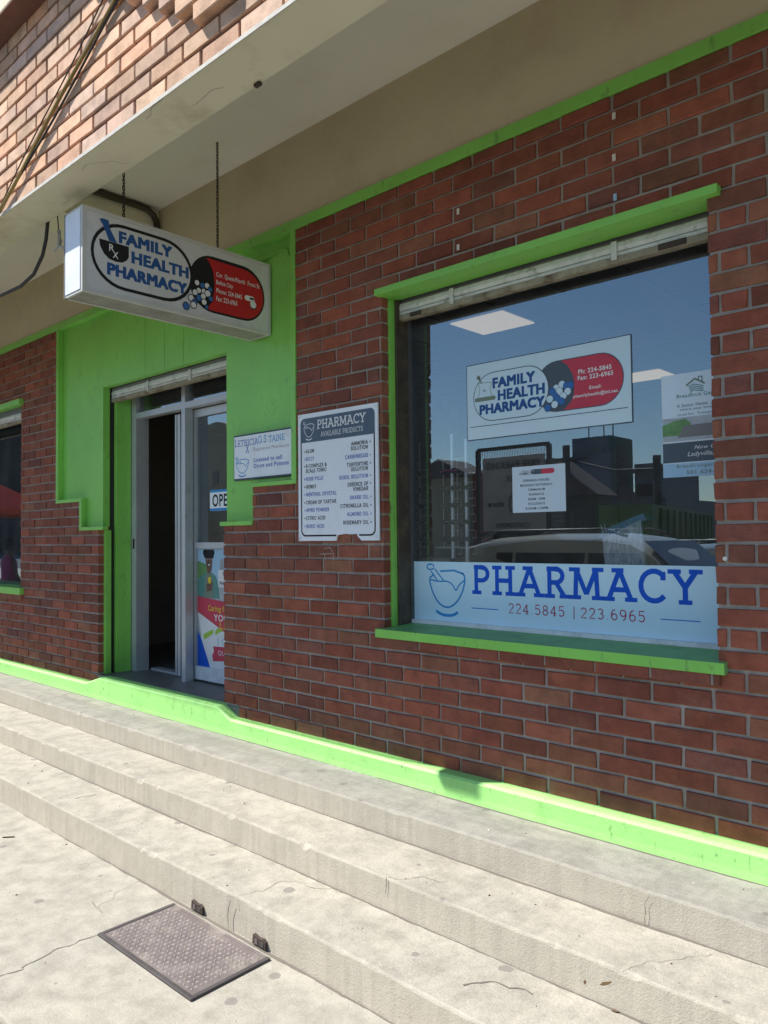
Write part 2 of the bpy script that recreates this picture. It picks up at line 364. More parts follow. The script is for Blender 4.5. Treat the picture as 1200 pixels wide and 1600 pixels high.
# ------------------------------------------------------------------ lettering
def arc(cx, cy, rx, ry, a0, a1, n=8):
    return [(cx + rx * math.cos(R_(a0 + (a1 - a0) * i / n)), cy + ry * math.sin(R_(a0 + (a1 - a0) * i / n))) for i in range(n + 1)]
G = {
 'A': (.92, [[(.1, 0), (.46, 1), (.82, 0)], [(.24, .33), (.68, .33)]], [(.1, 0), (.82, 0), (.40, 1)]),
 'B': (.78, [[(.18, 0), (.18, 1)], [(.1, 1), (.42, 1)] + arc(.42, .76, .22, .24, 90, -90) + [(.18, .52)], arc(.42, .26, .27, .26, 90, -90) + [(.1, 0)]], []),
 'C': (.88, [arc(.5, .5, .4, .5, 45, 320, 16)], [(.78, .84, 'v')]),
 'D': (.86, [[(.18, 0), (.18, 1)], [(.08, 1), (.38, 1)] + arc(.38, .5, .38, .5, 90, -90, 12) + [(.08, 0)]], []),
 'E': (.76, [[(.18, 0), (.18, 1)], [(.08, 1), (.66, 1), (.66, .84)], [(.08, 0), (.68, 0), (.68, .16)], [(.18, .5), (.5, .5)]], [(.5, .5, 'v')]),
 'F': (.72, [[(.18, 0), (.18, 1)], [(.08, 1), (.64, 1), (.64, .84)], [(.18, .5), (.5, .5)]], [(.18, 0), (.5, .5, 'v')]),
 'G': (.92, [arc(.48, .5, .38, .5, 45, 360, 16) + [(.6, .42)], [(.86, .42), (.86, 0)]], [(.76, .84, 'v')]),
 'H': (.90, [[(.18, 0), (.18, 1)], [(.72, 0), (.72, 1)], [(.18, .5), (.72, .5)]], [(.18, 0), (.18, 1), (.72, 0), (.72, 1)]),
 'I': (.40, [[(.2, 0), (.2, 1)]], [(.2, 0), (.2, 1)]),
 'J': (.6, [[(.42, 1)] + arc(.25, .25, .17, .25, 0, -180, 8)], [(.42, 1)]),
 'K': (.86, [[(.18, 0), (.18, 1)], [(.7, 1), (.18, .42)], [(.34, .58), (.74, 0)]], [(.18, 0), (.18, 1), (.7, 1), (.74, 0)]),
 'L': (.72, [[(.2, 1), (.2, 0)], [(.08, 0), (.66, 0), (.66, .2)]], [(.2, 1)]),
 'M': (1.08, [[(.16, 0), (.2, 1), (.54, .12), (.88, 1), (.92, 0)]], [(.16, 0), (.92, 0), (.14, 1), (.94, 1)]),
 'N': (.92, [[(.18, 0), (.18, 1), (.74, 0), (.74, 1)]], [(.18, 0), (.13, 1), (.74, 1)]),
 'O': (.92, [arc(.46, .5, .38, .5, 0, 360, 20)], []),
 'P': (.76, [[(.18, 0), (.18, 1)], [(.08, 1), (.42, 1)] + arc(.42, .74, .25, .26, 90, -90) + [(.18, .48)]], [(.2, 0)]),
 'Q': (.92, [arc(.46, .5, .38, .5, 0, 360, 20), [(.5, .2), (.82, -.1)]], []),
 'R': (.84, [[(.18, 0), (.18, 1)], [(.08, 1), (.42, 1)] + arc(.42, .75, .24, .25, 90, -90) + [(.18, .5)], [(.42, .5), (.72, 0)]], [(.18, 0), (.74, 0)]),
 'S': (.72, [arc(.36, .74, .25, .26, 30, 270, 10)[:-1] + arc(.36, .26, .27, .25, 90, -150, 10)], [(.6, .86, 'v'), (.11, .14, 'v')]),
 'T': (.82, [[(.41, 0), (.41, 1)], [(.1, .82), (.1, 1), (.72, 1), (.72, .82)]], [(.41, 0)]),
 'U': (.88, [[(.18, 1)] + arc(.45, .28, .27, .28, 180, 360, 10) + [(.72, 1)]], [(.18, 1), (.72, 1)]),
 'V': (.88, [[(.12, 1), (.44, 0), (.76, 1)]], [(.12, 1), (.76, 1)]),
 'W': (1.14, [[(.1, 1), (.32, 0), (.57, .85), (.82, 0), (1.04, 1)]], [(.1, 1), (1.04, 1)]),
 'X': (.84, [[(.12, 0), (.72, 1)], [(.12, 1), (.72, 0)]], [(.12, 0), (.72, 0), (.12, 1), (.72, 1)]),
 'Y': (.86, [[(.12, 1), (.43, .48), (.74, 1)], [(.43, .48), (.43, 0)]], [(.12, 1), (.74, 1), (.43, 0)]),
 'Z': (.74, [[(.12, .84), (.12, 1), (.62, 1), (.1, 0), (.64, 0), (.64, .18)]], []),
 '0': (.7, [arc(.35, .5, .26, .5, 0, 360, 18)], []), '1': (.5, [[(.12, .82), (.28, 1), (.28, 0)]], [(.28, 0)]),
 '2': (.68, [arc(.34, .72, .25, .28, 165, -25, 10) + [(.08, 0), (.62, 0)]], []),
 '3': (.68, [arc(.32, .76, .23, .24, 150, -90, 10), arc(.32, .26, .27, .27, 90, -150, 10)], []),
 '4': (.72, [[(.66, .26), (.06, .26), (.48, 1), (.48, 0)]], [(.48, 0)]),
 '5': (.68, [[(.58, 1), (.16, 1), (.12, .55)] + arc(.33, .32, .26, .32, 110, -150, 10)], []),
 '6': (.7, [arc(.36, .3, .26, .3, 0, 360, 16), [(.1, .3)] + arc(.42, .45, .32, .55, 180, 80, 8)], []),
 '8': (.7, [arc(.35, .75, .21, .24, 0, 360, 14), arc(.35, .26, .26, .26, 0, 360, 14)], []),
 '9': (.7, [arc(.34, .7, .26, .3, 0, 360, 16), [(.6, .7)] + arc(.28, .55, .32, .55, 0, -80, 8)], []),
 '.': (.3, [[(.15, 0), (.15, .06)]], []), '|': (.4, [[(.2, -.12), (.2, 1.1)]], []), '-': (.5, [[(.1, .45), (.4, .45)]], []),
 '&': (.85, [[(.8, 0), (.2, .72)] + arc(.36, .8, .18, .19, 200, -40, 8) + [(.12, .35)] + arc(.34, .24, .24, .24, 160, 330, 8) + [(.72, .5)]], []),
 ' ': (.45, [], []),
}
def ribbon(pts, t):
    vs, fs = [], []
    n = len(pts)
    for i, p in enumerate(pts):
        a = Vector(pts[max(i - 1, 0)]); b = Vector(pts[min(i + 1, n - 1)]); p = Vector(p)
        if i == 0: d = (b - p).normalized(); m_ = Vector((-d.y, d.x)); k = 1
        elif i == n - 1: d = (p - a).normalized(); m_ = Vector((-d.y, d.x)); k = 1
        else:
            d1 = (p - a).normalized(); d2 = (b - p).normalized()
            m_ = Vector((-(d1 + d2).y, (d1 + d2).x))
            if m_.length < 1e-4: m_ = Vector((-d1.y, d1.x))
            m_.normalize(); k = min(1.15, 1 / max(.3, m_.dot(Vector((-d1.y, d1.x)))))
        vs += [tuple(p + m_ * t / 2 * k), tuple(p - m_ * t / 2 * k)]
    for i in range(n - 1): fs.append((2 * i + 1, 2 * i + 3, 2 * i + 2, 2 * i))
    return vs, fs
EPS = [0]
def slab(mb, txt, fr, x, y, h, mt, e, wf=1., t=.13, align='l', serif=.11, gap=.06, slant=0):
    tot = sum(G[c][0] + gap for c in txt) * h * wf
    if align == 'r': x -= tot
    if align == 'c': x -= tot / 2
    for c in txt:
        w_, st, se = G[c]
        def T(p): 
            yy = (t / 2 + p[1] * (1 - t)) * h
            return (x + p[0] * h * wf + slant * yy, y + yy)
        k = 0
        for s_ in st:
            parts = [s_] if len(s_) > 6 or c in 'EFLZ5G' else [s_[i:i + 2] for i in range(len(s_) - 1)]
            for q_ in parts:
                v, f = ribbon([T(p) for p in q_], t * h); mb.flat(v, f, fr[0], fr[1], fr[2], mt, e + k * .00003); k += 1
        for q in se:
            px, py = T(q)
            if len(q) == 3: v = [(px - t * h / 2, py - .12 * h), (px + t * h / 2, py - .12 * h), (px + t * h / 2, py + .12 * h), (px - t * h / 2, py + .12 * h)]
            else: v = [(px - (serif + t / 2) * h * wf, py - t * h * .42), (px + (serif + t / 2) * h * wf, py - t * h * .42), (px + (serif + t / 2) * h * wf, py + t * h * .42), (px - (serif + t / 2) * h * wf, py + t * h * .42)]
            mb.flat(v, [(0, 1, 2, 3)], fr[0], fr[1], fr[2], mt, e + .00016)
        x += (w_ + gap) * h * wf
_tc = {}
def sans2d(txt, bold=0.0, shear=0.0):
    key = (txt, bold, shear)
    if key in _tc: return _tc[key]
    c = bpy.data.curves.new('t', 'FONT'); c.body = txt; c.size = 1; c.offset = bold; c.resolution_u = 3; c.shear = shear; c.space_character = 1.06 + bold * 2.2
    o = bpy.data.objects.new('t', c); COL.objects.link(o)
    me = bpy.data.meshes.new_from_object(o.evaluated_get(bpy.context.evaluated_depsgraph_get()))
    vs = [(v.co.x, v.co.y) for v in me.vertices]; fs = []
    for p in me.polygons:
        f = list(p.vertices)
        a = sum(vs[f[i]][0] * vs[f[(i + 1) % len(f)]][1] - vs[f[(i + 1) % len(f)]][0] * vs[f[i]][1] for i in range(len(f)))
        fs.append(tuple(f if a > 0 else f[::-1]))
    bpy.data.objects.remove(o); bpy.data.curves.remove(c); bpy.data.meshes.remove(me)
    _tc[key] = (vs, fs); return vs, fs
def fit(mb, txt, fr, u0, u1, v0, v1, mt, e, bold=0.0, shear=0.0):
    vs, fs = sans2d(txt, bold, shear)
    a0 = min(v[0] for v in vs); a1 = max(v[0] for v in vs); b0 = min(v[1] for v in vs); b1 = max(v[1] for v in vs)
    mb.flat([(u0 + (a - a0) / (a1 - a0) * (u1 - u0), v0 + (b - b0) / (b1 - b0) * (v1 - v0)) for a, b in vs], fs, fr[0], fr[1], fr[2], mt, e)
def fitb(mb, txt, fr, u0, u1, v0, v1, mt, e, wt=.0050):
    for i, (a, b) in enumerate(((-1, -1), (1, -1), (1, 1), (-1, 1), (0, 0), (-1, 0), (1, 0))):
        fit(mb, txt, fr, u0 + wt + a * wt, u1 - wt + a * wt, v0 + wt * .7 + b * wt * .7, v1 - wt * .7 + b * wt * .7, mt, e + i * .00003, 0)
def rect(mb, fr, u0, u1, v0, v1, mt, e): mb.poly([(u0, v0), (u1, v0), (u1, v1), (u0, v1)], fr, mt, e)
def disc(mb, fr, u, v, r, mt, e, rv=None, n=18): mb.poly([(u + r * math.cos(2 * math.pi * i / n), v + (rv or r) * math.sin(2 * math.pi * i / n)) for i in range(n)], fr, mt, e)
def pill(u0, u1, v0, v1, rl=None, rr=None, n=10):
    h = (v1 - v0) / 2; rl = rl or h; rr = rr or h; vm = (v0 + v1) / 2
    return arc(u1 - rr, vm, rr, h, -90, 90, n) + arc(u0 + rl, vm, rl, h, 90, 270, n)
def smooth(p, k=2):
    for _ in range(k):
        q = [p[0]]
        for a, b in zip(p[:-1], p[1:]): q += [(a[0] * .75 + b[0] * .25, a[1] * .75 + b[1] * .25), (a[0] * .25 + b[0] * .75, a[1] * .25 + b[1] * .75)]
        p = q + [p[-1]]
    return p
def line(mb, fr, pts, t, mt, e):
    if len(pts) > 4: pts = smooth(pts)
    v, f = ribbon(pts, t); mb.flat(v, f, fr[0], fr[1], fr[2], mt, e)
def mortar_logo(mb, fr, u0, u1, v0, v1, mt, e, t):
    W, H = u1 - u0, v1 - v0
    def q(a, b): return (u0 + a * W, v0 + b * H)
    line(mb, fr, [q(.08, .68), q(.12, .5), q(.25, .28), q(.42, .16), q(.6, .16), (q(.78, .28)), q(.92, .5), q(.97, .74), q(.9, .82)], t, mt, e)
    line(mb, fr, [q(.08, .68), q(.3, .64), q(.52, .66), q(.66, .6), q(.74, .46), q(.8, .58), q(.97, .7)], t * .8, mt, e + .0001)
    line(mb, fr, [q(.08, .7), q(.2, .78)], t, mt, e); line(mb, fr, [q(.35, .84), q(.7, .86), q(.92, .8)], t, mt, e)
    line(mb, fr, [q(.12, .84), q(.28, .66)], t * .8, mt, e + .0002); line(mb, fr, [q(.22, .88), q(.44, .66)], t * .8, mt, e + .0002)
    line(mb, fr, [(q(.11, .92)[0] + .09 * W * math.cos(a), q(.11, .92)[1] + .055 * H * math.sin(a)) for a in [i * .6 for i in range(11)]], t * .8, mt, e + .0003)
    line(mb, fr, [q(.24, .08), q(.36, .02), q(.52, 0), q(.68, .02), q(.78, .08)], t * 1.6, mt, e)
# ------------------------------------------------------------------ ground, road, steps
def rough_step(name, x0, x1, yf, yb, z0, z1, mt, seed, amp=.006):
    rnd = random.Random(seed); n = int((x1 - x0) / .02); vs = []; fs = []; prev = 0; chip = 0
    for i in range(n + 1):
        x = x0 + (x1 - x0) * i / n
        prev = prev * .85 + rnd.uniform(-1, 1) * .0022
        if chip <= 0 and rnd.random() < .06: chip = rnd.randint(1, 5); cs = rnd.uniform(.003, .015)
        k = cs if chip > 0 else .0; chip -= 1
        r = .007 + k + abs(prev) * .5
        wob = .004 * math.sin(x * 1.1 + seed) + .003 * math.sin(x * 2.7 + seed * 2)
        ring = [(x, yf + wob + prev * .4 + rnd.uniform(-.0007, .0007), z0), (x, yf + wob + prev * .5 + .001, z1 - r), (x, yf + wob + r * .35 + prev * .5, z1 - r * .35), (x, yf + wob + r + prev * .5, z1 + rnd.uniform(-.0008, .0004)), (x, yb, z1)]
        vs += ring
    for i in range(n):
        for k in range(4): fs.append((5 * i + k, 5 * i + 5 + k, 5 * i + 6 + k, 5 * i + 1 + k))
    return MB().add(vs, fs, mt, False).build(name, kind='structure')
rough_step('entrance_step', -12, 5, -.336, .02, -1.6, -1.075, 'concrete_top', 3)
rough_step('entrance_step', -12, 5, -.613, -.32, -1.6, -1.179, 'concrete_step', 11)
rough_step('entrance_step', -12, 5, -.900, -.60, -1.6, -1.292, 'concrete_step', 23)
KY = -1.66
MB().box(-30, 30, KY, -.88, -1.60, -1.424, 'pavement', .012).build('pavement', kind='structure')
MB().add([(-300, -300, -1.545), (300, -300, -1.545), (300, 300, -1.545), (-300, 300, -1.545)], [(0, 1, 2, 3)], 'asphalt').build('road', kind='structure')
MB().box(-60, 60, -14, -9.0, -1.60, -1.43, 'pavement').build('pavement', kind='structure')
def cracks():
    rnd = random.Random(5)
    def crk(pts, z, wd, e=.0012, ax='z', yv=0):
        out = []; 
        for (a, b), (c, d) in zip(pts[:-1], pts[1:]):
            k = max(2, int(math.hypot(c - a, d - b) / .018))
            for i in range(k): out.append((a + (c - a) * i / k + rnd.uniform(-.006, .006), b + (d - b) * i / k + rnd.uniform(-.006, .006) + .012 * math.sin(i * .9 + a * 9)))
        out.append(pts[-1]); mb = MB(); vs, fs = ribbon(out, 1)
        vs = []
        for i, p in enumerate(out):
            a = Vector(out[max(0, i - 1)]); b = Vector(out[min(len(out) - 1, i + 1)]); d = (b - a).normalized(); nn = Vector((-d.y, d.x)) * wd * rnd.uniform(.3, 1) * .5
            for sg in (1, -1):
                q = Vector(p) + nn * sg; vs.append((q.x, q.y, z + e) if ax == 'z' else (q.x, yv - e, q.y))
        mb.add(vs, [(2 * i, 2 * i + 1, 2 * i + 3, 2 * i + 2) for i in range(len(out) - 1)], 'crack_dark')
        return mb.build('crack', kind='structure')
    crk([(-2.69, -1.235), (-2.70, -1.4), (-2.66, -1.53), (-2.70, -1.64)], -1.424, .006)
    crk([(-2.33, -.90), (-2.28, -.80), (-2.30, -.70), (-2.05, -.62)], -1.292, .002)
    crk([(-2.345, -1.30), (-2.36, -1.36), (-2.35, -1.424)], 0, .006, .004, 'y', -.900)
    crk([(-1.37, -.80), (-1.33, -.74), (-1.25, -.715), (-1.2, -.70)], -1.292, .007)
    crk([(-3.80, -.79), (-3.79, -.74), (-3.77, -.69)], -1.292, .006)
    crk([(-1.83, -.61), (-1.72, -.52), (-1.66, -.50)], -1.179, .002)
    crk([(-1.83, -1.185), (-1.84, -1.235)], 0, .004, .004, 'y', -.613)
    crk([(-1.02, -1.08), (-1.03, -1.15), (-1.025, -1.178)], 0, .003, .004, 'y', -.336)
    crk([(-.98, -.60), (-.90, -.48), (-.82, -.37)], -1.179, .0015)
cracks()
def grit():
    rg = random.Random(31)
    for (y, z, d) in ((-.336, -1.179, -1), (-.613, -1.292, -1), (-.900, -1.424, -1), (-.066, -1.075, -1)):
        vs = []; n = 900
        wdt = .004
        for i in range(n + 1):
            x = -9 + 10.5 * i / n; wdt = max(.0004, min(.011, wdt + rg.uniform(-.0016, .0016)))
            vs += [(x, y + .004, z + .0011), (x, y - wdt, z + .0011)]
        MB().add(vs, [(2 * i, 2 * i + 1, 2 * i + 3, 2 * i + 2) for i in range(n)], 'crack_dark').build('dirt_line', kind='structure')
    mb = MB()
    for k in range(420):
        x = rg.uniform(-5.5, .2); t_ = rg.random()
        if t_ < .25: y, z = rg.uniform(-.33, -.08), -1.075
        elif t_ < .5: y, z = rg.uniform(-.60, -.35), -1.179
        elif t_ < .75: y, z = rg.uniform(-.89, -.63), -1.292
        else: y, z = rg.uniform(-1.6, -.91), -1.424
        a = rg.uniform(.0012, .0036) if rg.random() < .93 else rg.uniform(.004, .007)
        p = [(x + a * rg.uniform(.6, 1) * math.cos(q), y + a * rg.uniform(.6, 1) * math.sin(q), z) for q in (0, 1.3, 2.5, 3.8, 5.1)] + [(x + a * .2, y, z + a * .8)]
        mb.add(p, [(i, (i + 1) % 5, 5) for i in range(5)], rg.choice(('crack_dark', 'pavement', 'rust_dark', 'leaf_dry', 'scrap_white')))
    o = mb.build('grit', kind='stuff'); o['label'] = 'scattered grit and tiny stones on the steps and pavement'; o['category'] = 'grit'
grit()
# ------------------------------------------------------------------ the building
B = thing('pharmacy_building', 'red brick pharmacy building with lime green trim above concrete steps', 'building', (-3, 1, -EYE))
H, PI_, J = .0688, .209, .0112
Z0 = -.924
def mort(x0, x1, z0, z1): return (x0, x1, z0, z1)
rw = MB()
for r in [(-3.635, -2.405, -1.1, .085), (-3.37, -2.405, .0851, .293), (-3.0, -2.405, .2931, 1.61), (-2.4049, -.9101, -1.1, -.448), (-2.4049, -.9101, 1.151, 1.61), (-.91, 3.0, -1.1, 1.61)]:
    rw.box(r[0], r[1], .0085, .17, r[2], r[3], 'mortar')
wallR = rw.build('brick_wall', B)
lw = MB()
for r in [(-12, -8.4, -1.1, 1.61), (-8.3999, -6.4351, -1.1, -.448), (-8.3999, -6.4351, 1.166, 1.61), (-6.435, -5.775, -1.1, 1.61), (-5.7749, -5.395, -1.1, .30), (-5.3949, -5.125, -1.1, .085)]:
    lw.box(r[0], r[1], .0085, .17, r[2], r[3], 'mortar')
wallL = lw.build('brick_wall', B)
UY, UZ, UH, UP = -1.15, 1.578, .0695, .215
uw = MB(); uw.box(-14, 4, UY + .0085, UY + .19, UZ + .0035, 2.40, 'mortar_red'); wallU = uw.build('upper_brick_wall', B)
bricks = []
def row_segs(joints, a, b, mn=.02):
    js = [j for j in joints if a + mn < j < b - mn]; e = [a] + js + [b]; out = []
    for i in range(len(e) - 1):
        x0 = e[i] + (J / 2 if i > 0 else 0); x1 = e[i + 1] - (J / 2 if i < len(e) - 2 else 0); out.append((x0, x1))
    return out
rnd = random.Random(2)
for k in range(-2, 37):
    z0 = Z0 + k * H + J / 2; z1 = Z0 + (k + 1) * H - J / 2
    zc = (z0 + z1) / 2
    if z1 > 1.608: z1 = 1.607
    if z1 - z0 < .01: continue
    odd = k % 2
    js = [(-3.441 if odd else -3.336) + PI_ * n for n in range(-30, 40)]
    left = -3.005 if zc > .293 else (-3.372 if zc > .082 else -3.641)
    pj = [j for j in js if j > -.80] if not odd else [j for j in js if j > -.85]
    if 7 <= k <= 29 and zc < 1.112:
        lj = [j for j in js if j < -2.44]
        if not odd: pj = [-.880, -.788] + [j for j in js if j > -.70]
        segs = row_segs(lj + ([] if odd else [-2.415]), left, -2.40, .008) + row_segs(pj, -.915, 2.9)
    else: segs = row_segs(js, left, 2.9)
    for a, b in segs:
        if a > .9 : continue
        bricks.append((a, b, z0, z1, 0, .085, wallR, 'low'))
    # left wall, bonded from its corner
    right = -5.772 if zc > .30 else (-5.392 if zc > .082 else -5.118)
    js = [-5.118 - (.209 if odd else .105) - PI_ * n for n in range(0, 30)][::-1]
    if 7 <= k <= 29 and zc < 1.112:
        segs = row_segs([j for j in js if j < -8.42], -9.6, -8.4) + row_segs([j for j in js if j > -6.40], -6.43, right)
    else: segs = row_segs(js, -9.6, right)
    for a, b in segs: bricks.append((a, b, z0, z1, 0, .085, wallL, 'low'))
for k in range(12):
    z0 = UZ + k * UH + J / 2; z1 = UZ + (k + 1) * UH - J / 2
    js = [(-2.15 if k % 2 == 0 else -2.0425) + UP * n for n in range(-30, 40)]
    px0, px1 = (-2.15 - UP / 2 * (k - 2), -1.935 + UP / 2 * (k - 2)) if k >= 2 else (9, 9)
    for a, b in row_segs(js, -7.5, 1.2):
        prot = px0 - .01 < a and b < px1 + .01
        if prot: a2, b2 = a - (J / 2 if a < px0 + .02 else 0), b
        else: a2, b2 = a, b
        bricks.append((a2, b2, z0, z1, UY - (.032 if prot else 0), .085, wallU, 'up'))
for n in range(11):                                                   # brick course laid out beyond the sill
    a = -2.385 + n * .1425 * 1.0
bm_cache = {}
def brick_mesh(L, Hh, D, seed, mat):
    key = (round(L / .004), round(Hh / .004), seed, mat)
    if key in bm_cache: return bm_cache[key]
    r = random.Random(seed * 13 + key[0]); L = key[0] * .004 if abs(key[0] * .004 - L) < .0021 else L
    c = .0035; j = lambda a=.0019: r.uniform(-a, a) - 0
    v = []
    for (sx, sz) in ((-1, -1), (1, -1), (1, 1), (-1, 1)): v.append((sx * (L / 2 - c) + j(), j(.0006), sz * (Hh / 2 - c) + j()))
    for (sx, sz) in ((-1, -1), (1, -1), (1, 1), (-1, 1)): v.append((sx * L / 2 + j(.0019), c + j(.0008), sz * Hh / 2 + j(.0019)))
    for (sx, sz) in ((-1, -1), (1, -1), (1, 1), (-1, 1)): v.append((sx * L / 2, D, sz * Hh / 2))
    f = [(0, 1, 2, 3)]
    for i in range(4):
        n = (i + 1) % 4; f.append((4 + i, 4 + n, n, i)); f.append((8 + i, 8 + n, 4 + n, 4 + i))
    me = bpy.data.meshes.new('brick'); me.from_pydata([(a * S, b * S, c_ * S) for a, b, c_ in v], [], f)
    me.materials.append(MATS[mat]); me.update(); bm_cache[key] = (me, v, f); return bm_cache[key]
def area(b):
    q = [proj(x, b[4], z) for x, z in ((b[0], b[2]), (b[1], b[2]), (b[1], b[3]), (b[0], b[3]))]
    if any(p is None for p in q): return 0
    if not any(-5 < p[0] < 1205 and -5 < p[1] < 1605 for p in q): return 0
    q = [(min(1200, max(0, p[0])), min(1600, max(0, p[1]))) for p in q]
    return abs(sum(q[i][0] * q[(i + 1) % 4][1] - q[(i + 1) % 4][0] * q[i][1] for i in range(4))) / 2
ranked = sorted(bricks, key=area, reverse=True)
stuff = MB(); kk = 0
for i, b in enumerate(ranked):
    L, Hh = b[1] - b[0], b[3] - b[2]; big = i < 298
    up_ = b[7] == 'up'
    me, v, f = brick_mesh(L, Hh, b[5], rnd.randrange(5), ('brick_up_' if up_ else 'brick_low_') + ('obj' if big else 'isl'))
    c = ((b[0] + b[1]) / 2, b[4] + rnd.uniform(-.0018, .0018), (b[2] + b[3]) / 2)
    if big:
        o = bpy.data.objects.new('brick', me); COL.objects.link(o); o.parent = b[6]; o.location = wpt(c) - WO[b[6].name]
        o.rotation_euler = (rnd.uniform(-.008, .008), 0, rnd.uniform(-.004, .004))
    else:
        stuff.add([(c[0] + a, c[1] + y, c[2] + z) for a, y, z in v], f, ('brick_up_' if up_ else 'brick_low_') + 'isl')
stuff.build('brick', B, kind='stuff')
# upper structure
MB().box(-14, 4, UY - .004, UY + .0, UZ - .008, UZ + .006, 'white_drip').build('drip_edge', B)
MB().box(-14, 4, UY + .0002, -.965, UZ - .004, UZ + .003, 'render_beam', .002).box(-14, 4, UY + .195, -.965, UZ + .0031, 2.2, 'render_beam').build('edge_beam', B)
MB().box(-14, 4, -.9648, .0, 2.107, 2.3, 'ceiling_paint').build('canopy_ceiling', B)
MB().box(-14, 4, .0002, .17, 1.662, 2.3, 'render_beige').build('rendered_wall', B)
MB().box(-14, 4, UY + .2, 8, 2.301, 4.2, 'bldg_dark').build('upper_storey', B)
cb = MB().box(-14, 4, UY - .10, UY + .1, 2.405, 2.4105, 'mortar_red')
cb.build('brick_cornice', B)
MB().box(-14, 4, UY - .102, UY + .2, 2.411, 2.62, 'render_beam', .006).box(-14, 4, UY - .115, UY + .2, 2.6205, 3.6, 'render_beam', .006).build('concrete_cornice', B)
# tapered cantilever beams carrying the canopy
for xb in (-4.33, -8.8):
    MB().prism([(-.9646, 2.1065), (-.9646, 2.02), (-.0002, 1.72), (-.0002, 2.1065)], 'x', xb - .30, xb, 'render_beam').build('cantilever_beam', B)
class TB:
    def box(s, *a): MB().box(*a).build('green_moulding', B); return s
rs = random.Random(8)
for (x, y, L) in ((-2.55, -1.12, .22), (-2.35, -1.05, .18), (-3.1, -1.1, .25), (-3.5, -1.0, .14)):
    p = [(x, y)]; a = rs.uniform(-.6, .6)
    for i in range(int(L / .012)): a += rs.uniform(-.5, .5); p.append((p[-1][0] + .012 * math.cos(a), min(-.97, max(-1.145, p[-1][1] + .012 * math.sin(a)))))
    v, f = ribbon(p, .0014); MB().add([(q[0], q[1], UZ - .0047) for q in v], f, 'crack_dark').build('hairline_crack', B)
# green band and surrounds
MB().box(-12, 3, -.006, .17, 1.6085, 1.6615, 'green', .002).build('painted_band', B)
gs = MB()
gs.box(-5.77, -5.1181, .035, .085, .301, 1.608, 'green').box(-5.392, -5.1181, .0351, .085, .085, .3009, 'green')
gs.box(-5.77, -5.1182, .0851, .12, -1.0, 1.608, 'track_black')
gs.build('door_surround', B); gs = MB()
gs.box(-3.655, -3.005, .035, .16, .2935, 1.608, 'green').box(-3.655, -3.372, .0351, .16, .085, .2934, 'green')
gs.build('door_surround', B)
for a, b in ((-5.1181, -4.555), (-4.5515, -4.319), (-4.3155, -4.10), (-4.0965, -3.6551)):
    MB().box(a, b, .0352, .088, 1.085, 1.6079, 'green', .0012).build('header_panel', B)
MB().box(-5.118, -3.655, .0885, .12, 1.09, 1.608, 'track_black').build('header_backing', B)
tr_ = TB()
tr_.box(-5.777, -5.742, -.006, .0349, .285, 1.6084, 'green', .002).box(-5.7419, -5.36, -.006, .0349, .285, .310, 'green', .002)
tr_.box(-5.397, -5.36, -.0055, .0349, .075, .2849, 'green', .002).box(-5.3599, -5.045, -.006, .0349, .075, .10, 'green', .002)
tr_.box(-3.04, -3.003, -.006, .0349, .3061, 1.6084, 'green', .002).box(-3.375, -3.003, -.0065, .0349, .284, .306, 'green', .002)
tr_.box(-3.668, -3.372, -.006, .0349, .077, .101, 'green', .002)

# door reveal : brick return, green strips, black shutter track
MB().box(-5.35, -5.092, .0415, .0845, -.93, .0745, 'green', .002).box(-5.3, -5.1175, .0852, .118, -.93, 1.084, 'track_black').box(-5.3, -5.085, .1185, .232, -.93, 1.084, 'green', .002).build('door_jamb', B)
MB().box(-3.635, -3.5, .0855, .235, -.93, 1.084, 'green').build('door_jamb', B)
# curb with raised door lip
cv = []; xs = [-12, -5.18, -5.13, -5.06, -4.99, -4.9] + [-4.9 + i * .12 for i in range(1, 11)] + [-3.62, -3.58, -3.545, -3.51, -3.4] + [-3.4 + i * .2 for i in range(1, 33)]
def curb():
    vs, fs = [], []; r = random.Random(9)
    for x in xs:
        t_ = 0 if x < -5.18 or x > -3.505 else (1 if -4.99 <= x <= -3.62 else ((x + 5.18) / .19 if x < -4 else (-3.51 - x) / .11))
        zt = -.984 + .055 * max(0, min(1, t_)); d = r.uniform(-.0015, .0015)
        ring = [(x, -.066 + d, -1.078), (x, -.062 + d, -1.05), (x, -.060 + d, zt - .012), (x, -.052 + d, zt - .002), (x, -.044, zt), (x, .02, zt + .002)]
        vs += ring
    n = len(ring)
    for i in range(len(xs) - 1):
        for k in range(n - 1): fs.append((n * i + k, n * i + n + k, n * i + n + k + 1, n * i + k + 1))
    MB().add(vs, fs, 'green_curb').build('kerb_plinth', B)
curb()
MB().box(-5.3, -3.5, .0, 1.2, -1.05, -.9295, 'threshold').build('door_threshold', B)
# painted cable on the green wall
MB().tube([(-4.2, .028, 1.47), (-3.7, .028, 1.50), (-3.3, .028, 1.53), (-3.14, .028, 1.55), (-3.10, .028, 1.54), (-3.085, .028, 1.50)], .006, 'green', 6).build('painted_cable', B)
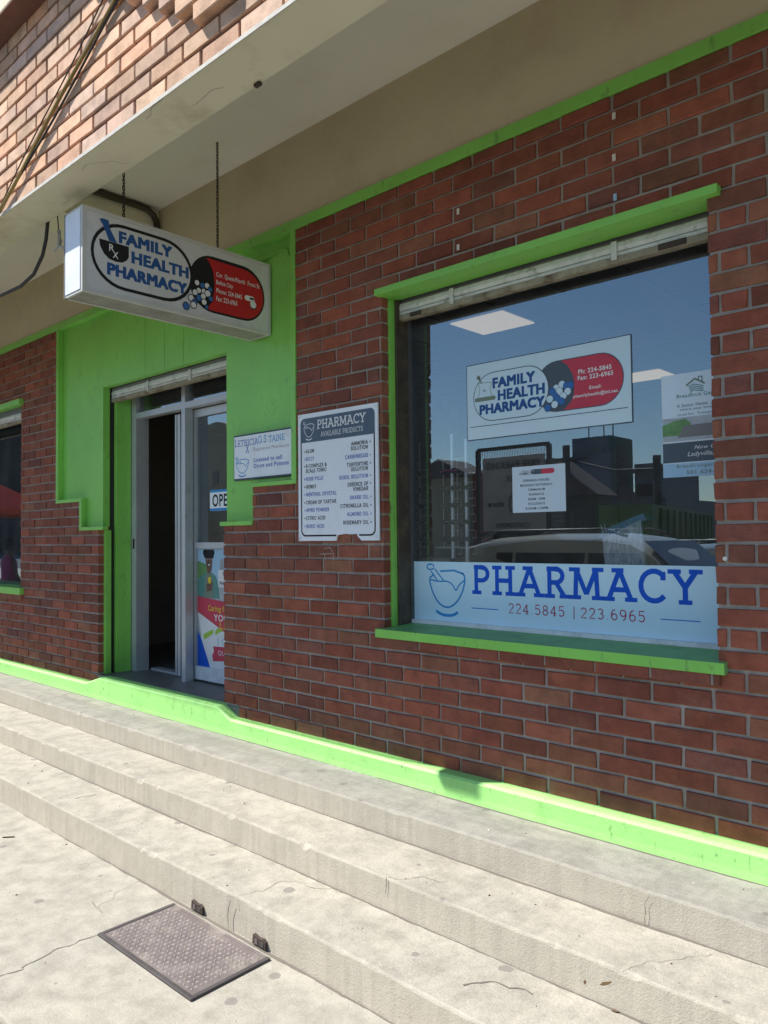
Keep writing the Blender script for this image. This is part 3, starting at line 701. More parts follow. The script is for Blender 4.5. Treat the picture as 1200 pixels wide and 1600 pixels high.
# ---- main display window
MB().add(*[[(-2.432, -.028, -.455), (-.885, -.028, -.455), (-.885, .155, -.455), (-2.432, .155, -.455), (-2.432, -.028, -.4175), (-.885, -.028, -.4175), (-.885, .155, -.401), (-2.432, .155, -.401)],
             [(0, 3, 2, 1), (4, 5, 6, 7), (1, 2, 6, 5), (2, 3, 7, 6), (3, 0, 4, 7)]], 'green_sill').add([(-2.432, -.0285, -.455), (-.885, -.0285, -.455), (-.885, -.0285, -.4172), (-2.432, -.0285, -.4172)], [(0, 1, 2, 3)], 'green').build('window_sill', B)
nb = 0; x = -2.385
while x < -.92:
    e_ = min(x + .199, -.905)
    bmn = MB().box(x, e_, -.018, .05, -.496, -.4555, 'brick_low_obj', .003); bmn.build('sill_brick', B); x = e_ + .0095
MB().box(-2.38, -.91, -.012, .05, -.494, -.456, 'mortar').build('sill_mortar', B)
MB().box(-2.412, -.868, -.035, .10, 1.1195, 1.1495, 'green', .002).build('window_lintel', B)
MB().box(-2.43, -2.386, .046, .0775, -.41, 1.119, 'green', .001).build('jamb_strip', B)
SW = thing  # alias kept short
def frame_box(mb, x0, x1, z0, z1, y0, y1, t_, mt):
    mb.box(x0, x0 + t_, y0, y1, z0, z1, mt).box(x1 - t_, x1, y0, y1, z0, z1, mt).box(x0 + t_, x1 - t_, y0, y1, z0, z0 + t_, mt).box(x0 + t_, x1 - t_, y0, y1, z1 - t_, z1, mt)
win = MB().box(-2.405, -2.372, .0778, .1545, -.405, 1.119, 'brown_frame').build('display_window', B)
fm = MB(); fm.box(-2.4, -2.368, .155, .20, -.40, 1.1, 'dark_frame').box(-2.3679, -.90, .155, .2, -.4005, -.384, 'white_frame').box(-.925, -.895, .155, .2, -.3839, 1.1, 'dark_frame').box(-2.3679, -.925, .155, .2, 1.085, 1.1, 'dark_frame')
fm.build('window_frame', win)
MB().box(-2.3679, -.9251, .180, .186, -.3839, 1.0849, 'clear_back', front='glass').build('window_pane', win)
# right jamb brick reveal behind the pier is the brick itself
MB().box(-.9149, -.85, .0852, .17, -.42, 1.118, 'mortar_red').build('jamb_return', B)
MB().box(-2.46, -2.4051, .0852, .17, -.42, 1.118, 'mortar_red').build('jamb_return', B)
def shutter(x0, x1, zt, zb, y, parent, tabs, rust=.5):
    s_ = MB().box(x0, x1, y + .012, y + .07, zt, zt + .045, 'shutter_grey').build('rolling_shutter', parent)
    MB().prism([(y, zb + .044), (y - .004, zb + .060), (y, zb + .078), (y + .01, zb + .078), (y + .01, zb + .044)], 'x', x0, x1, 'shutter_white').build('shutter_slat', s_)
    MB().prism([(y, zb + .027), (y - .003, zb + .034), (y, zb + .041), (y + .01, zb + .041), (y + .01, zb + .027)], 'x', x0, x1, 'shutter_white').build('shutter_slat', s_)
    MB().box(x0, x1, y - .004, y + .03, zb, zb + .025, 'shutter_rust', .001).build('bottom_rail', s_)
    MB().box(x0, x1, y - .001, y + .02, zb + .079, zt + .0, 'shutter_grey').build('shutter_slat', s_)
    for tx in tabs: MB().box(tx - .011, tx + .011, y - .010, y - .0045, zb + .012, zb + .082, 'shutter_white', .001).build('locking_tab', s_)
    return s_
shutter(-2.40, -.90, 1.105, 1.022, .10, B, (-2.06, -1.29))
MB().box(-2.3, -2.24, .088, .098, 1.026, 1.044, 'rust_dark').build('lock_bolt', B); MB().box(-1.12, -1.02, .088, .098, 1.026, 1.046, 'rust_dark').build('lock_bolt', B)
# ---- left shop window (end of it in view)
winL = MB().box(-8.40, -8.37, .08, .17, -.41, 1.119, 'brown_frame').box(-6.46, -6.431, .08, .17, -.41, 1.119, 'brown_frame').build('display_window', B)
MB().box(-8.37, -6.46, .155, .2, -.405, -.38, 'white_frame').box(-8.37, -6.46, .155, .2, 1.08, 1.118, 'dark_frame').build('window_frame', winL)
MB().box(-8.3699, -6.4601, .180, .186, -.38, 1.08, 'clear_back', front='glass').build('window_pane', winL)
MB().box(-8.46, -6.375, -.028, .155, -.43, -.375, 'green', .003).build('window_sill', B)
MB().box(-8.44, -6.385, -.035, .1, 1.118, 1.165, 'green', .003).build('window_lintel', B)
MB().box(-8.42, -6.38, -.016, .05, -.476, -.4305, 'brick_low_isl').build('sill_brick', B)
shutter(-8.39, -6.44, 1.08, .985, .02, B, ())
# ---- entrance door frame
FY = .235
df = MB()
df.box(-5.085, -5.02, FY, FY + .10, -.93, 1.08, 'aluminium')
df.box(-5.0199, -3.66, FY, FY + .06, .872, .912, 'aluminium')
df.box(-4.432, -4.388, FY - .004, FY + .055, -.93, .8719, 'aluminium').box(-4.432, -4.388, FY - .004, FY + .055, .9121, 1.08, 'aluminium')
df.box(-3.70, -3.66, FY, FY + .06, -.93, .8719, 'aluminium')
door = df.build('entrance_frame', B)
MB().box(-5.085, -5.079, .236, .33, -.929, .87, 'aluminium_dull').build('jamb_lining', door)
MB().box(-5.0199, -4.4321, FY + .03, FY + .034, .9121, 1.08, 'clear_back', front='glass_door').build('transom_pane', door)
MB().box(-4.3879, -3.70, FY + .03, FY + .034, .9121, 1.08, 'clear_back', front='glass_door').build('transom_pane', door)
# fixed leaf right of the mullion, set back
fl = MB(); y0 = .30
fl.box(-4.455, -4.375, y0, y0 + .04, -.915, .866, 'aluminium').box(-3.74, -3.67, y0, y0 + .04, -.915, .866, 'aluminium')
fl.box(-4.3749, -3.7401, y0, y0 + .04, .815, .866, 'aluminium').box(-4.3749, -3.7401, y0, y0 + .04, -.915, -.83, 'white_frame').box(-4.3749, -3.7401, y0 - .004, y0 + .036, -.058, -.018, 'aluminium')
leaf = fl.build('glazed_door_leaf', B)
MB().box(-4.3748, -3.7402, y0 + .02, y0 + .024, -.0179, .8149, 'clear_back', front='glass_door').build('door_pane', leaf)
MB().box(-4.3748, -3.7402, y0 + .02, y0 + .024, -.8299, -.0581, 'clear_back', front='glass_door').build('door_pane', leaf)
# leaf standing open, folded back into the shop
ol = MB(); ol.box(-4.545, -4.512, .345, .38, -.915, .86, 'aluminium').box(-4.618, -4.600, .30, .33, -.915, .86, 'aluminium').box(-4.588, -4.555, .30, .34, -.915, .86, 'aluminium').box(-4.545, -4.512, 1.02, 1.06, -.915, .86, 'aluminium').box(-4.545, -4.512, .345, 1.02, -.915, -.82, 'aluminium').box(-4.545, -4.512, .345, 1.02, .80, .86, 'aluminium')
openleaf = ol.build('open_door_leaf', B)
MB().box(-4.531, -4.526, .346, 1.019, -.819, .799, 'glass_door').build('door_pane', openleaf)
MB().box(-5.0, -3.7, .34, .40, -.9294, -.915, 'aluminium').build('door_sill_track', B)
MB().box(-5.055, -5.045, .228, .236, -.06, .01, 'track_black').build('lock_slot', B)
shutter(-5.115, -3.60, 1.085, .985, .10, B, (-4.62, -4.12))
# ---- shop interior
room = MB()
room.box(-12, 3, .26, 7.9, -1.05, -.9305, 'store_floor').box(-12, 3, 7.9, 8, -1.05, 2.3, 'store_wall').box(-12.1, -12, .2, 8, -1.05, 2.3, 'store_wall').box(3, 3.1, -.0, 8, -1.05, 2.3, 'store_wall')
room.box(-5.95, -5.30, .24, .34, -1.0, 1.9, 'store_wall').box(-6.30, -6.2, .24, 7.9, -.93, 1.80, 'store_wall').box(-3.60, -3.50, .24, .9, -.93, 1.8, 'store_wall')
room.build('shop_room', B)
MB().box(-12, 3, .24, 7.9, 1.80, 1.9, 'store_ceiling').build('shop_ceiling', B)
gr = MB(); X0 = -3.37
i = -15
while X0 + .56 * i < 3:
    gr.box(X0 + .56 * i - .008, X0 + .56 * i + .008, .25, 7.9, 1.794, 1.7999, 'store_grid'); i += 1
for j in range(0, 16): gr.box(-12, 3, 2.47 + .50 * (j - 4) - .008, 2.47 + .50 * (j - 4) + .008, 1.7935, 1.7938, 'store_grid')
gr.build('ceiling_grid', B, kind='stuff')
for (a, b) in ((-3.93, 2.48), (-3.93, 5.48), (-1.13, 4.48)):
    MB().box(a + .02, a + .54, b + .01, b + .49, 1.785, 1.7932, 'light_panel').build('ceiling_light_panel', B)
# shelving and counter inside
sh = MB(); sh.box(-5.9, -4.6, 2.6, 3.1, -.93, -.05, 'store_dark').box(-5.9, -3.9, 5.5, 6, -.93, .9, 'store_dark').box(-3.4, -.5, 4.5, 4.9, -.93, .5, 'store_dark')
sh.build('shop_counter', B)
# ------------------------------------------------------------------ hanging lightbox sign
XF = -3.24; fr = (Vector((XF, 0, 0)), Vector((0, 1, 0)), Vector((0, 0, 1)))
y0, y1, z0, z1, th = -1.032, .024, 1.102, 1.488, .17
hs = thing('hanging_sign', 'white lightbox sign with capsule logo hanging on two chains from the canopy', 'sign', (XF - th / 2, -.5, z0))
bx = MB(); t_ = .016
for (a, b, c_, d) in ((y0, y1, z0, z0 + t_), (y0, y1, z1 - t_, z1), (y0, y0 + t_, z0 + t_, z1 - t_), (y1 - t_, y1, z0 + t_, z1 - t_)):
    bx.box(XF - .012, XF + .004, a, b, c_, d, 'sign_box').box(XF - th - .004, XF - th + .012, a, b, c_, d, 'sign_box')
bx.box(XF - th, XF - .0121, y0 + .0, y0 + .012, z0, z1, 'sign_box').box(XF - th + .0121, XF - .0122, y1 - .012, y1, z0, z1, 'sign_box').box(XF - th + .0121, XF - .0122, y0 + .0121, y1 - .0121, z1 - .012, z1, 'sign_box')
bx.build('sign_casing', hs)
MB().box(XF - th + .014, XF - .014, y0 - .003, y0 - .0005, z0 + .012, z1 - .012, 'sign_end').build('end_panel', hs)
MB().box(XF - th + .0125, XF - .0125, y0 + .0125, y1 - .0125, z0 + .004, z0 + .012, 'sign_under').build('underside_panel', hs)
MB().box(XF - .008, XF - .001, y0 + t_, y1 - t_, z0 + t_, z1 - t_, 'acrylic').build('sign_face', hs)
MB().box(XF - th + .001, XF - th + .008, y0 + t_, y1 - t_, z0 + t_, z1 - t_, 'acrylic').build('sign_face', hs)
# artwork on the face seen
a_ = MB(); E0 = -.0006
a_.poly(pill(-.485, -.014, 1.147, 1.436, .14, .14, 14), fr, 'ink_black', E0)
a_.poly([(-.385, 1.421)] + arc(-.155, 1.2885, .132, .130, 90, -90, 14) + [(-.385, 1.158)] + [(-.352, 1.20), (-.338, 1.25), (-.334, 1.30), (-.344, 1.36), (-.365, 1.40)], fr, 'ink_red', E0 + .0004)
a_.poly(pill(-.992, -.462, 1.148, 1.452, .16, .16, 16), fr, 'ink_black', E0 + .0008)
a_.poly(pill(-.978, -.478, 1.163, 1.437, .150, .150, 16), fr, 'acrylic', E0 + .0012)
a_.poly([(-.953, 1.358), (-.808, 1.358)] + [(-.808, 1.31), (-.818, 1.292), (-.84, 1.276), (-.87, 1.272), (-.905, 1.277), (-.93, 1.295), (-.948, 1.325)][0:], fr, 'ink_black', E0 + .0016)
a_.poly([(-.935, 1.455), (-.952, 1.447), (-.935, 1.425), (-.905, 1.359), (-.866, 1.359), (-.905, 1.425), (-.908, 1.452)][::-1], fr, 'ink_blue', E0 + .0016)
fit(a_, 'R', fr, -.905, -.880, 1.315, 1.347, 'ink_white', E0 + .0022, .02)
fit(a_, 'X', fr, -.888, -.860, 1.287, 1.318, 'ink_white', E0 + .0022, .02)
a_.build('logo_panel', hs)
a_ = MB()
fitb(a_, 'FAMILY', fr, -.858, -.580, 1.364, 1.420, 'ink_blue', E0 + .0017, .0045)
fitb(a_, 'HEALTH', fr, -.795, -.488, 1.286, 1.343, 'ink_blue', E0 + .0017, .0045)
fitb(a_, 'PHARMACY', fr, -.915, -.497, 1.203, 1.261, 'ink_blue', E0 + .0017, .0045)
fit(a_, 'Cor. Queen/North  Front St', fr, -.325, -.050, 1.334, 1.363, 'ink_white', E0 + .0018, .015)
fit(a_, 'Belize City', fr, -.325, -.222, 1.293, 1.322, 'ink_white', E0 + .0018, .015)
fit(a_, 'Phone: 224-5845', fr, -.325, -.165, 1.256, 1.280, 'ink_white', E0 + .0018, .015)
fit(a_, 'Fax: 223-6965', fr, -.325, -.195, 1.214, 1.240, 'ink_white', E0 + .0018, .015)
a_.build('lettering', hs)
a_ = MB()
for i, (u, v, r, mt) in enumerate([(-.44, 1.279, .016, 'ink_white'), (-.408, 1.272, .016, 'ink_blue'), (-.381, 1.277, .017, 'ink_white'), (-.363, 1.262, .015, 'ink_blue'), (-.43, 1.242, .016, 'ink_white'), (-.452, 1.228, .017, 'ink_white'), (-.402, 1.245, .015, 'ink_white'), (-.378, 1.238, .019, 'ink_white'), (-.36, 1.215, .015, 'ink_blue'), (-.43, 1.205, .018, 'ink_blue'), (-.405, 1.218, .017, 'ink_white'), (-.40, 1.19, .017, 'ink_white'), (-.476, 1.195, .017, 'ink_white'), (-.455, 1.178, .016, 'ink_blue'), (-.385, 1.168, .012, 'ink_blue'), (-.504, 1.148, .019, 'ink_blue'), (-.462, 1.162, .018, 'ink_white')]):
    disc(a_, fr, u, v, r + .001, 'ink_black', E0 + .0020 + i * .00018); disc(a_, fr, u, v, r - .003, 'ink_pill' if mt == 'ink_blue' else mt, E0 + .0021 + i * .00018)
a_.poly(pill(-.148, -.082, 1.258, 1.286, n=5), fr, 'ink_white', E0 + .0014); a_.poly(pill(-.115, -.085, 1.268, 1.279, n=5), fr, 'ink_black', E0 + .0016)
disc(a_, fr, -.092, 1.240, .022, 'ink_black', E0 + .0018); disc(a_, fr, -.092, 1.244, .020, 'ink_white', E0 + .0020)
a_.build('pill_artwork', hs)
for (cx, cy, zt_) in ((-3.352, -.237, 2.107), (-3.32, -.79, 2.107)):
    ch = MB(); z = 1.49; k = 0
    while z < zt_:
        r_, n_ = .0105, 8; ring = []
        for i in range(n_ + 1):
            a = 2 * math.pi * i / n_; q = (math.cos(a) * r_ * .55, math.sin(a) * r_ * 1.15)
            ring.append((cx + (q[0] if k % 2 else 0), cy + (0 if k % 2 else q[0]), z + r_ + q[1]))
        ch.tube(ring, .0026, 'chain_metal', 5, False); z += .0165; k += 1
    ch.build('chain', hs)
    MB().box(cx - .012, cx + .012, cy - .012, cy + .012, z1, z1 + .01, 'chain_metal').build('chain_eye', hs)
# conduit feeding the sign, loose wire and cable under the canopy
MB().tube([(-4.305, -.95, 2.075), (-4.305, -.5, 2.079), (-4.305, -.30, 2.081), (-4.305, -.157, 2.083), (-4.305, -.09, 2.078), (-4.305, -.05, 2.055), (-4.305, -.03, 2.02), (-4.305, -.024, 1.96), (-4.305, -.024, 1.66)], .02, 'conduit', 10).build('conduit_pipe')
tag(bpy.data.objects['conduit_pipe'], 'dark brown conduit pipe bending down the wall behind the hanging sign', 'pipe')
lo = thing('loose_wire', 'loose thin wire ending in a pale connector under the beam edge', 'wire', (-3.75, -.9, 1.45))
MB().tube([(-3.66, -.955, 1.62), (-3.66, -.95, 1.56), (-3.67, -.94, 1.50)], .003, 'cable_black', 5).build('wire', lo)
MB().tube([(-3.67, -.94, 1.52), (-3.675, -.935, 1.47), (-3.67, -.94, 1.44)], .010, 'connector', 7).tube([(-3.672, -.94, 1.445), (-3.72, -.94, 1.43)], .006, 'connector', 6).tube([(-3.672, -.94, 1.445), (-3.64, -.93, 1.425)], .006, 'connector', 6).build('connector', lo)
pts = [(-3.76, -.955, 1.59), (-3.78, -.955, 1.50), (-3.82, -.955, 1.43), (-3.92, -.955, 1.36), (-4.08, -.955, 1.335), (-4.35, -.955, 1.345), (-4.9, -.955, 1.42), (-5.6, -.955, 1.57)]
tag(MB().tube(pts, .009, 'cable_black', 7).build('cable'), 'thick black cable looping down under the canopy beam left of the sign', 'cable')
# cables running diagonally in front of the upper brickwork
for (p, q, r, mt, lb, yy) in (((-3.58, -1.25, 1.50), (-2.547, -1.25, 1.958), .0075, 'cable_yellow', 'yellowish cable running diagonally up the sunlit upper brickwork', -1.166),
                      ((-3.575, -1.25, 1.485), (-2.50, -1.25, 1.945), .0045, 'cable_black', 'black cable running just below the yellow one on the upper brickwork', -1.163),
                      ((-3.58, -1.25, 1.515), (-2.63, -1.25, 1.998), .0028, 'cable_black', 'thin black cable left of the yellow one on the upper brickwork', -1.158)):
    kk_ = (yy + 2.6) / 1.35; C0 = Vector((0, -2.6, 0))
    P0, P1 = C0 + (Vector(p) - C0) * kk_, C0 + (Vector(q) - C0) * kk_; d = (P1 - P0)
    pp = [P0 + Vector((-5, 0, -.02)), P0 + Vector((-1.2, 0, -.06)), P0 - d * .12] + [P0 + d * (i / 10) + Vector((0, 0, -.008 * math.sin(math.pi * i / 10 * 2.3 + r * 900))) for i in range(11)] + [P1 + d * .12 + Vector((0, -.02, 0)), P1 + d * .3 + Vector((-.05, -.03, .3)), P1 + d * .3 + Vector((-.05, -.03, 1.5))]
    tag(MB().tube(pp, r * kk_, mt, 7).build('cable'), lb, 'cable')
MB().box(-2.085, -2.055, -.98, -.964, 1.562, 1.5735, 'rust_dark', .003).build('ceiling_hook', B)
# ------------------------------------------------------------------ wall signs
FX = (Vector((1, 0, 0)), Vector((0, 0, 1)))
def frm(y): return (Vector((0, y, 0)), FX[0], FX[1])
pg = thing('product_sign', 'white panel listing pharmacy products, lower edge broken, on the brick pier', 'sign', (-2.7, -.006, -.01))
outline = [(-2.977, -.012), (-2.702, -.012), (-2.698, .008), (-2.692, .016), (-2.64, .021), (-2.60, .018), (-2.56, .020), (-2.556, .010), (-2.53, -.012), (-2.416, -.012), (-2.419, .628), (-2.976, .632)]
MB().prism(outline, 'y', -.012, -.004, 'paper_white').build('sign_panel', pg)
f2 = frm(-.012); a_ = MB()
def rrect(u0, u1, v0, v1, r): return arc(u1 - r, v1 - r, r, r, 0, 90, 5) + arc(u0 + r, v1 - r, r, r, 90, 180, 5) + arc(u0 + r, v0 + r, r, r, 180, 270, 5) + arc(u1 - r, v0 + r, r, r, 270, 360, 5)
bl = rrect(-2.953, -2.440, .012, .607, .028)
line(a_, f2, [(-2.700, .014), (-2.92, .014)] + arc(-2.925, .042, .028, .028, 270, 180, 5) + [(-2.953, .49)], .008, 'ink_black', .0006)
line(a_, f2, [(-2.545, .014), (-2.47, .014)] + arc(-2.468, .042, .028, .028, 270, 360, 5) + [(-2.440, .49)], .008, 'ink_black', .0006)
a_.poly([(-2.957, .485), (-2.436, .485), (-2.436, .58)] + arc(-2.464, .580, .028, .028, 0, 90, 5) + arc(-2.929, .580, .028, .028, 90, 180, 5), f2, 'ink_slate', .0008)
mortar_logo(a_, f2, -2.937, -2.850, .497, .592, 'ink_white', .0014, .0035)
a_.build('sign_artwork', pg)
a_ = MB()
slab(a_, 'PHARMACY', f2, -2.832, .545, .047, 'ink_white', .0014, wf=.985, t=.15, gap=.02)
slab(a_, 'AVAILABLE PRODUCTS', f2, -2.805, .505, .025, 'ink_white', .0014, wf=.80, t=.11, gap=.03, serif=.06)
left = [('ALUM', .431, 0), ('BIZZY', .392, 1), ('B-COMPLEX &', .356, 0), ('SCALE TONIC', .331, 0), ('ROSS PILLS', .291, 1), ('HONEY', .251, 0), ('MENTHOL CRYSTAL', .212, 1), ('CREAM OF TARTAR', .172, 0), ('SPIRO POWDER', .133, 1), ('CITRIC ACID', .093, 0), ('BORIC ACID', .052, 1)]
rt = [('AMMONIA', .441, 0), ('SOLUTION', .418, 0), ('CARBONEGUS', .379, 1), ('TURPENTINE', .341, 0), ('SOLUTION', .318, 0), ('EUSOL SOLUTION', .283, 1), ('ESSENCE OF', .246, 0), ('VINEGAR', .223, 0), ('SHARK OIL', .184, 1), ('CITRONELLA OIL', .145, 0), ('ALMOND OIL', .105, 1), ('ROSEMARY OIL', .065, 0)]
for tx, z, c_ in left:
    slab(a_, tx, f2, -2.918, z, .0190, 'ink_blue2' if c_ else 'ink_black', .0008, wf=.86, t=.155, gap=.09, serif=.03)
    if tx != 'SCALE TONIC': disc(a_, f2, -2.928, z + .009, .0038, 'ink_blue2' if c_ else 'ink_black', .0008, n=8)
for i, (tx, z, c_) in enumerate(rt):
    slab(a_, tx, f2, -2.480, z, .0190, 'ink_blue2' if c_ else 'ink_black', .0008, wf=.86, t=.155, align='r', gap=.09, serif=.03)
    if i not in (1, 4, 7): disc(a_, f2, -2.466, z + .009, .0038, 'ink_blue2' if c_ else 'ink_black', .0008, n=8)
a_.build('lettering', pg)
for u, v in ((-2.962, .618), (-2.434, .612), (-2.963, 0), (-2.434, .003)): MB().cyl((u, -.014, v), .006, .006, 'y', 'steel', 8).build('screw', pg)
# small graffiti scratch under it
f0 = frm(-.0035)
sc = MB(); line(sc, f0, [(-2.83, -.078), (-2.73, -.075), (-2.73, -.11)], .002, 'scrap_white', 0); line(sc, f0, [(-2.80, -.05), (-2.755, -.045), (-2.735, -.07)], .0015, 'scrap_white', .0002); line(sc, f0, [(-2.80, -.07), (-2.785, -.11)], .0015, 'scrap_white', .0003)
sc.build('chalk_mark', B)
# pharmacist plaque
pq = thing('name_plaque', 'small white plaque in a dark frame on the green wall beside the door', 'sign', (-3.28, .034, .335))
MB().box(-3.563, -3.035, .016, .034, .330, .585, 'ink_grey', .002).build('plaque_frame', pq)
MB().box(-3.553, -3.047, .0125, .0158, .340, .575, 'paper_white').build('plaque_face', pq)
f3 = frm(.0125); a_ = MB()
slab(a_, 'L', f3, -3.547, .519, .042, 'ink_blue2', .0006, wf=.75, t=.10); slab(a_, 'ETRICIA', f3, -3.518, .519, .035, 'ink_blue2', .0006, wf=1.0, t=.11, gap=.03)
slab(a_, 'G', f3, -3.335, .521, .042, 'ink_sky', .0006, wf=.8, t=.10); slab(a_, '.S', f3, -3.298, .521, .042, 'ink_sky', .0006, wf=.8, t=.10, gap=.01); slab(a_, 'TAINE', f3, -3.245, .521, .034, 'ink_sky', .0006, wf=1.0, t=.11, gap=.03)
slab(a_, 'X', f3, -3.445, .478, .045, 'ink_blue2', .0006, wf=.75, t=.10)
fit(a_, 'Registered Pharmacist', f3, -3.375, -3.075, .478, .502, 'ink_mauve', .0006)
fit(a_, 'Licensed to sell', f3, -3.375, -3.135, .422, .446, 'ink_blue2', .0006, .02)
fit(a_, 'Drugs and Poisons', f3, -3.375, -3.08, .382, .413, 'ink_blue2', .0006, .02)
mortar_logo(a_, f3, -3.545, -3.415, .350, .462, 'ink_sky', .0006, .004); a_.build('lettering', pq)
# ------------------------------------------------------------------ window graphics, on the inner face of the glass
GO = .1765; GY = .1775
f8 = frm(GO)
pb = thing('window_banner', 'pale blue pharmacy banner with phone numbers along the bottom of the display window', 'banner', (-1.65, GY, -.384))
MB().box(-2.3675, -.926, GO, GO + .003, -.3835, -.113, 'banner').build('banner_sheet', pb)
f4 = frm(GY); a_ = MB()
slab(a_, 'PHARMACY', f8, -2.030, -.2545, .130, 'ink_royal', .0006, wf=.965, t=.15, gap=.115, serif=.12)
a_.build('lettering', pb)
a_ = MB(); slab(a_, '224.5845', f8, -1.842, -.327, .043, 'ink_crimson', .0006, wf=.99, t=.095, gap=.165, serif=.1); slab(a_, '|', f8, -1.540, -.330, .045, 'ink_crimson', .0006, t=.08, serif=.0); slab(a_, '223.6965', f8, -1.503, -.327, .043, 'ink_crimson', .0006, wf=.99, t=.095, gap=.165, serif=.1)
a_.build('phone_numbers', pb)
a_ = MB(); rect(a_, f8, -2.035, -1.893, -.317, -.3135, 'ink_royal', .0006); rect(a_, f8, -1.178, -1.033, -.312, -.3085, 'ink_royal', .0006)
mortar_logo(a_, f8, -2.292, -2.060, -.358, -.118, 'ink_sky', .0006, .0080); a_.build('mortar_logo', pb)
# family health pharmacy poster
pp_ = thing('capsule_poster', 'white landscape poster with red and black capsule logo in the display window', 'poster', (-1.66, GY, .43))
MB().box(-2.046, -1.268, GY, GY + .002, .428, .767, 'ink_grey').build('poster_border', pp_)
MB().box(-2.042, -1.272, GY - .001, GY - .0001, .432, .763, 'laminate').build('poster_sheet', pp_)
f5 = frm(GY - .001); a_ = MB(); e = .0006
a_.poly(pill(-1.69, -1.300, .506, .716, .10, .10, 14), f5, 'ink_grey', e)
a_.poly([(-1.57, .712)] + arc(-1.402, .611, .0985, .101, 90, -90, 14) + [(-1.56, .510), (-1.525, .54), (-1.512, .575), (-1.510, .612), (-1.517, .65), (-1.54, .69)], f5, 'ink_pinkred', e + .0004)
a_.poly(pill(-2.008, -1.626, .504, .718, .107, .107, 14), f5, 'ink_grey', e + .0006)
a_.poly(pill(-2.0045, -1.6295, .5075, .7145, .1035, .1035, 14), f5, 'laminate', e + .0009)
line(a_, f5, [(-1.982, .678), (-1.972, .655), (-1.975, .63), (-1.982, .615)], .0025, 'ink_olive', e + .0012); line(a_, f5, [(-1.907, .675), (-1.918, .65), (-1.912, .625), (-1.905, .612)], .0025, 'ink_olive', e + .0012); line(a_, f5, [(-1.982, .678), (-1.907, .675)], .0025, 'ink_olive', e + .0012)
a_.poly(pill(-2.000, -1.888, .596, .614, n=4), f5, 'ink_olive', e + .0013); disc(a_, f5, -1.979, .704, .009, 'ink_olive', e + .0012); line(a_, f5, [(-1.977, .70), (-1.962, .68)], .007, 'ink_olive', e + .0012)
fit(a_, 'Rx', f5, -1.955, -1.938, .636, .650, 'ink_grey', e + .0012)
rect(a_, f5, -2.027, -1.287, .4855, .4885, 'ink_grey', e)
for i, (u, v, mt) in enumerate([(-1.566, .615, 'ink_white'), (-1.545, .607, 'ink_royal'), (-1.527, .607, 'ink_royal'), (-1.592, .603, 'ink_white'), (-1.610, .592, 'ink_royal'), (-1.577, .588, 'ink_white'), (-1.540, .583, 'ink_white'), (-1.598, .572, 'ink_royal'), (-1.560, .567, 'ink_white'), (-1.622, .562, 'ink_white'), (-1.585, .556, 'ink_royal'), (-1.568, .546, 'ink_royal'), (-1.600, .537, 'ink_white'), (-1.632, .527, 'ink_royal')]):
    disc(a_, f5, u, v, .0165, 'ink_grey', e + .0016 + i * .0001); disc(a_, f5, u, v, .0148, 'ink_pill' if mt == 'ink_royal' else 'laminate', e + .00165 + i * .0001)
a_.build('capsule_artwork', pp_)
a_ = MB()
fitb(a_, 'FAMILY', f5, -1.904, -1.690, .645, .691, 'ink_blue', e + .0012, .0032); fitb(a_, 'HEALTH', f5, -1.878, -1.645, .589, .635, 'ink_blue', e + .0012, .0032); fitb(a_, 'PHARMACY', f5, -1.975, -1.646, .536, .581, 'ink_blue', e + .0012, .0032)
fit(a_, 'Ph: 224-5845', f5, -1.492, -1.350, .645, .664, 'ink_white', e + .0008, .03); fit(a_, 'Fax: 223-6965', f5, -1.495, -1.343, .620, .639, 'ink_white', e + .0008, .03)
fit(a_, 'Email:', f5, -1.445, -1.393, .578, .592, 'ink_white', e + .0008, .02); fit(a_, 'phamilyhealth@btl.net.', f5, -1.515, -1.322, .548, .566, 'ink_white', e + .0008, .02)
a_.build('lettering', pp_)
# opening hours
oh = thing('opening_hours_notice', 'white opening hours sheet taped in the middle of the display window', 'notice', (-1.69, GY, .1))
MB().box(-1.812, -1.560, GY, GY + .002, .100, .294, 'laminate_white').build('paper_sheet', oh); a_ = MB()
for i, (tx, hw) in enumerate([('OPENING HOURS:', .065), ('MONDAY-SATURDAY', .077), ('7:30AM-8:00 PM', .040), ('SUNDAYS', .036), ('8:00AM- 1:00PM', .040), ('HOLIDAYS', .040), ('8:30AM-1:30PM', .053)]):
    fit(a_, tx, f4, -1.695 - hw, -1.695 + hw, .228 - i * .0195, .2385 - i * .0195, 'ink_grey', .0006, .015)
a_.build('lettering', oh); a_ = MB()
a_.poly(pill(-1.72, -1.608, .258, .279, n=5), f4, 'ink_grey', .0006); a_.poly(pill(-1.672, -1.608, .258, .279, n=5), f4, 'ink_pinkred', .0008); fit(a_, 'FAMILY', f4, -1.775, -1.715, .258, .268, 'ink_grey', .0006, .02); fit(a_, 'HEALTH', f4, -1.765, -1.705, .268, .277, 'ink_faint', .0008, .02)
a_.build('capsule_logo', oh)
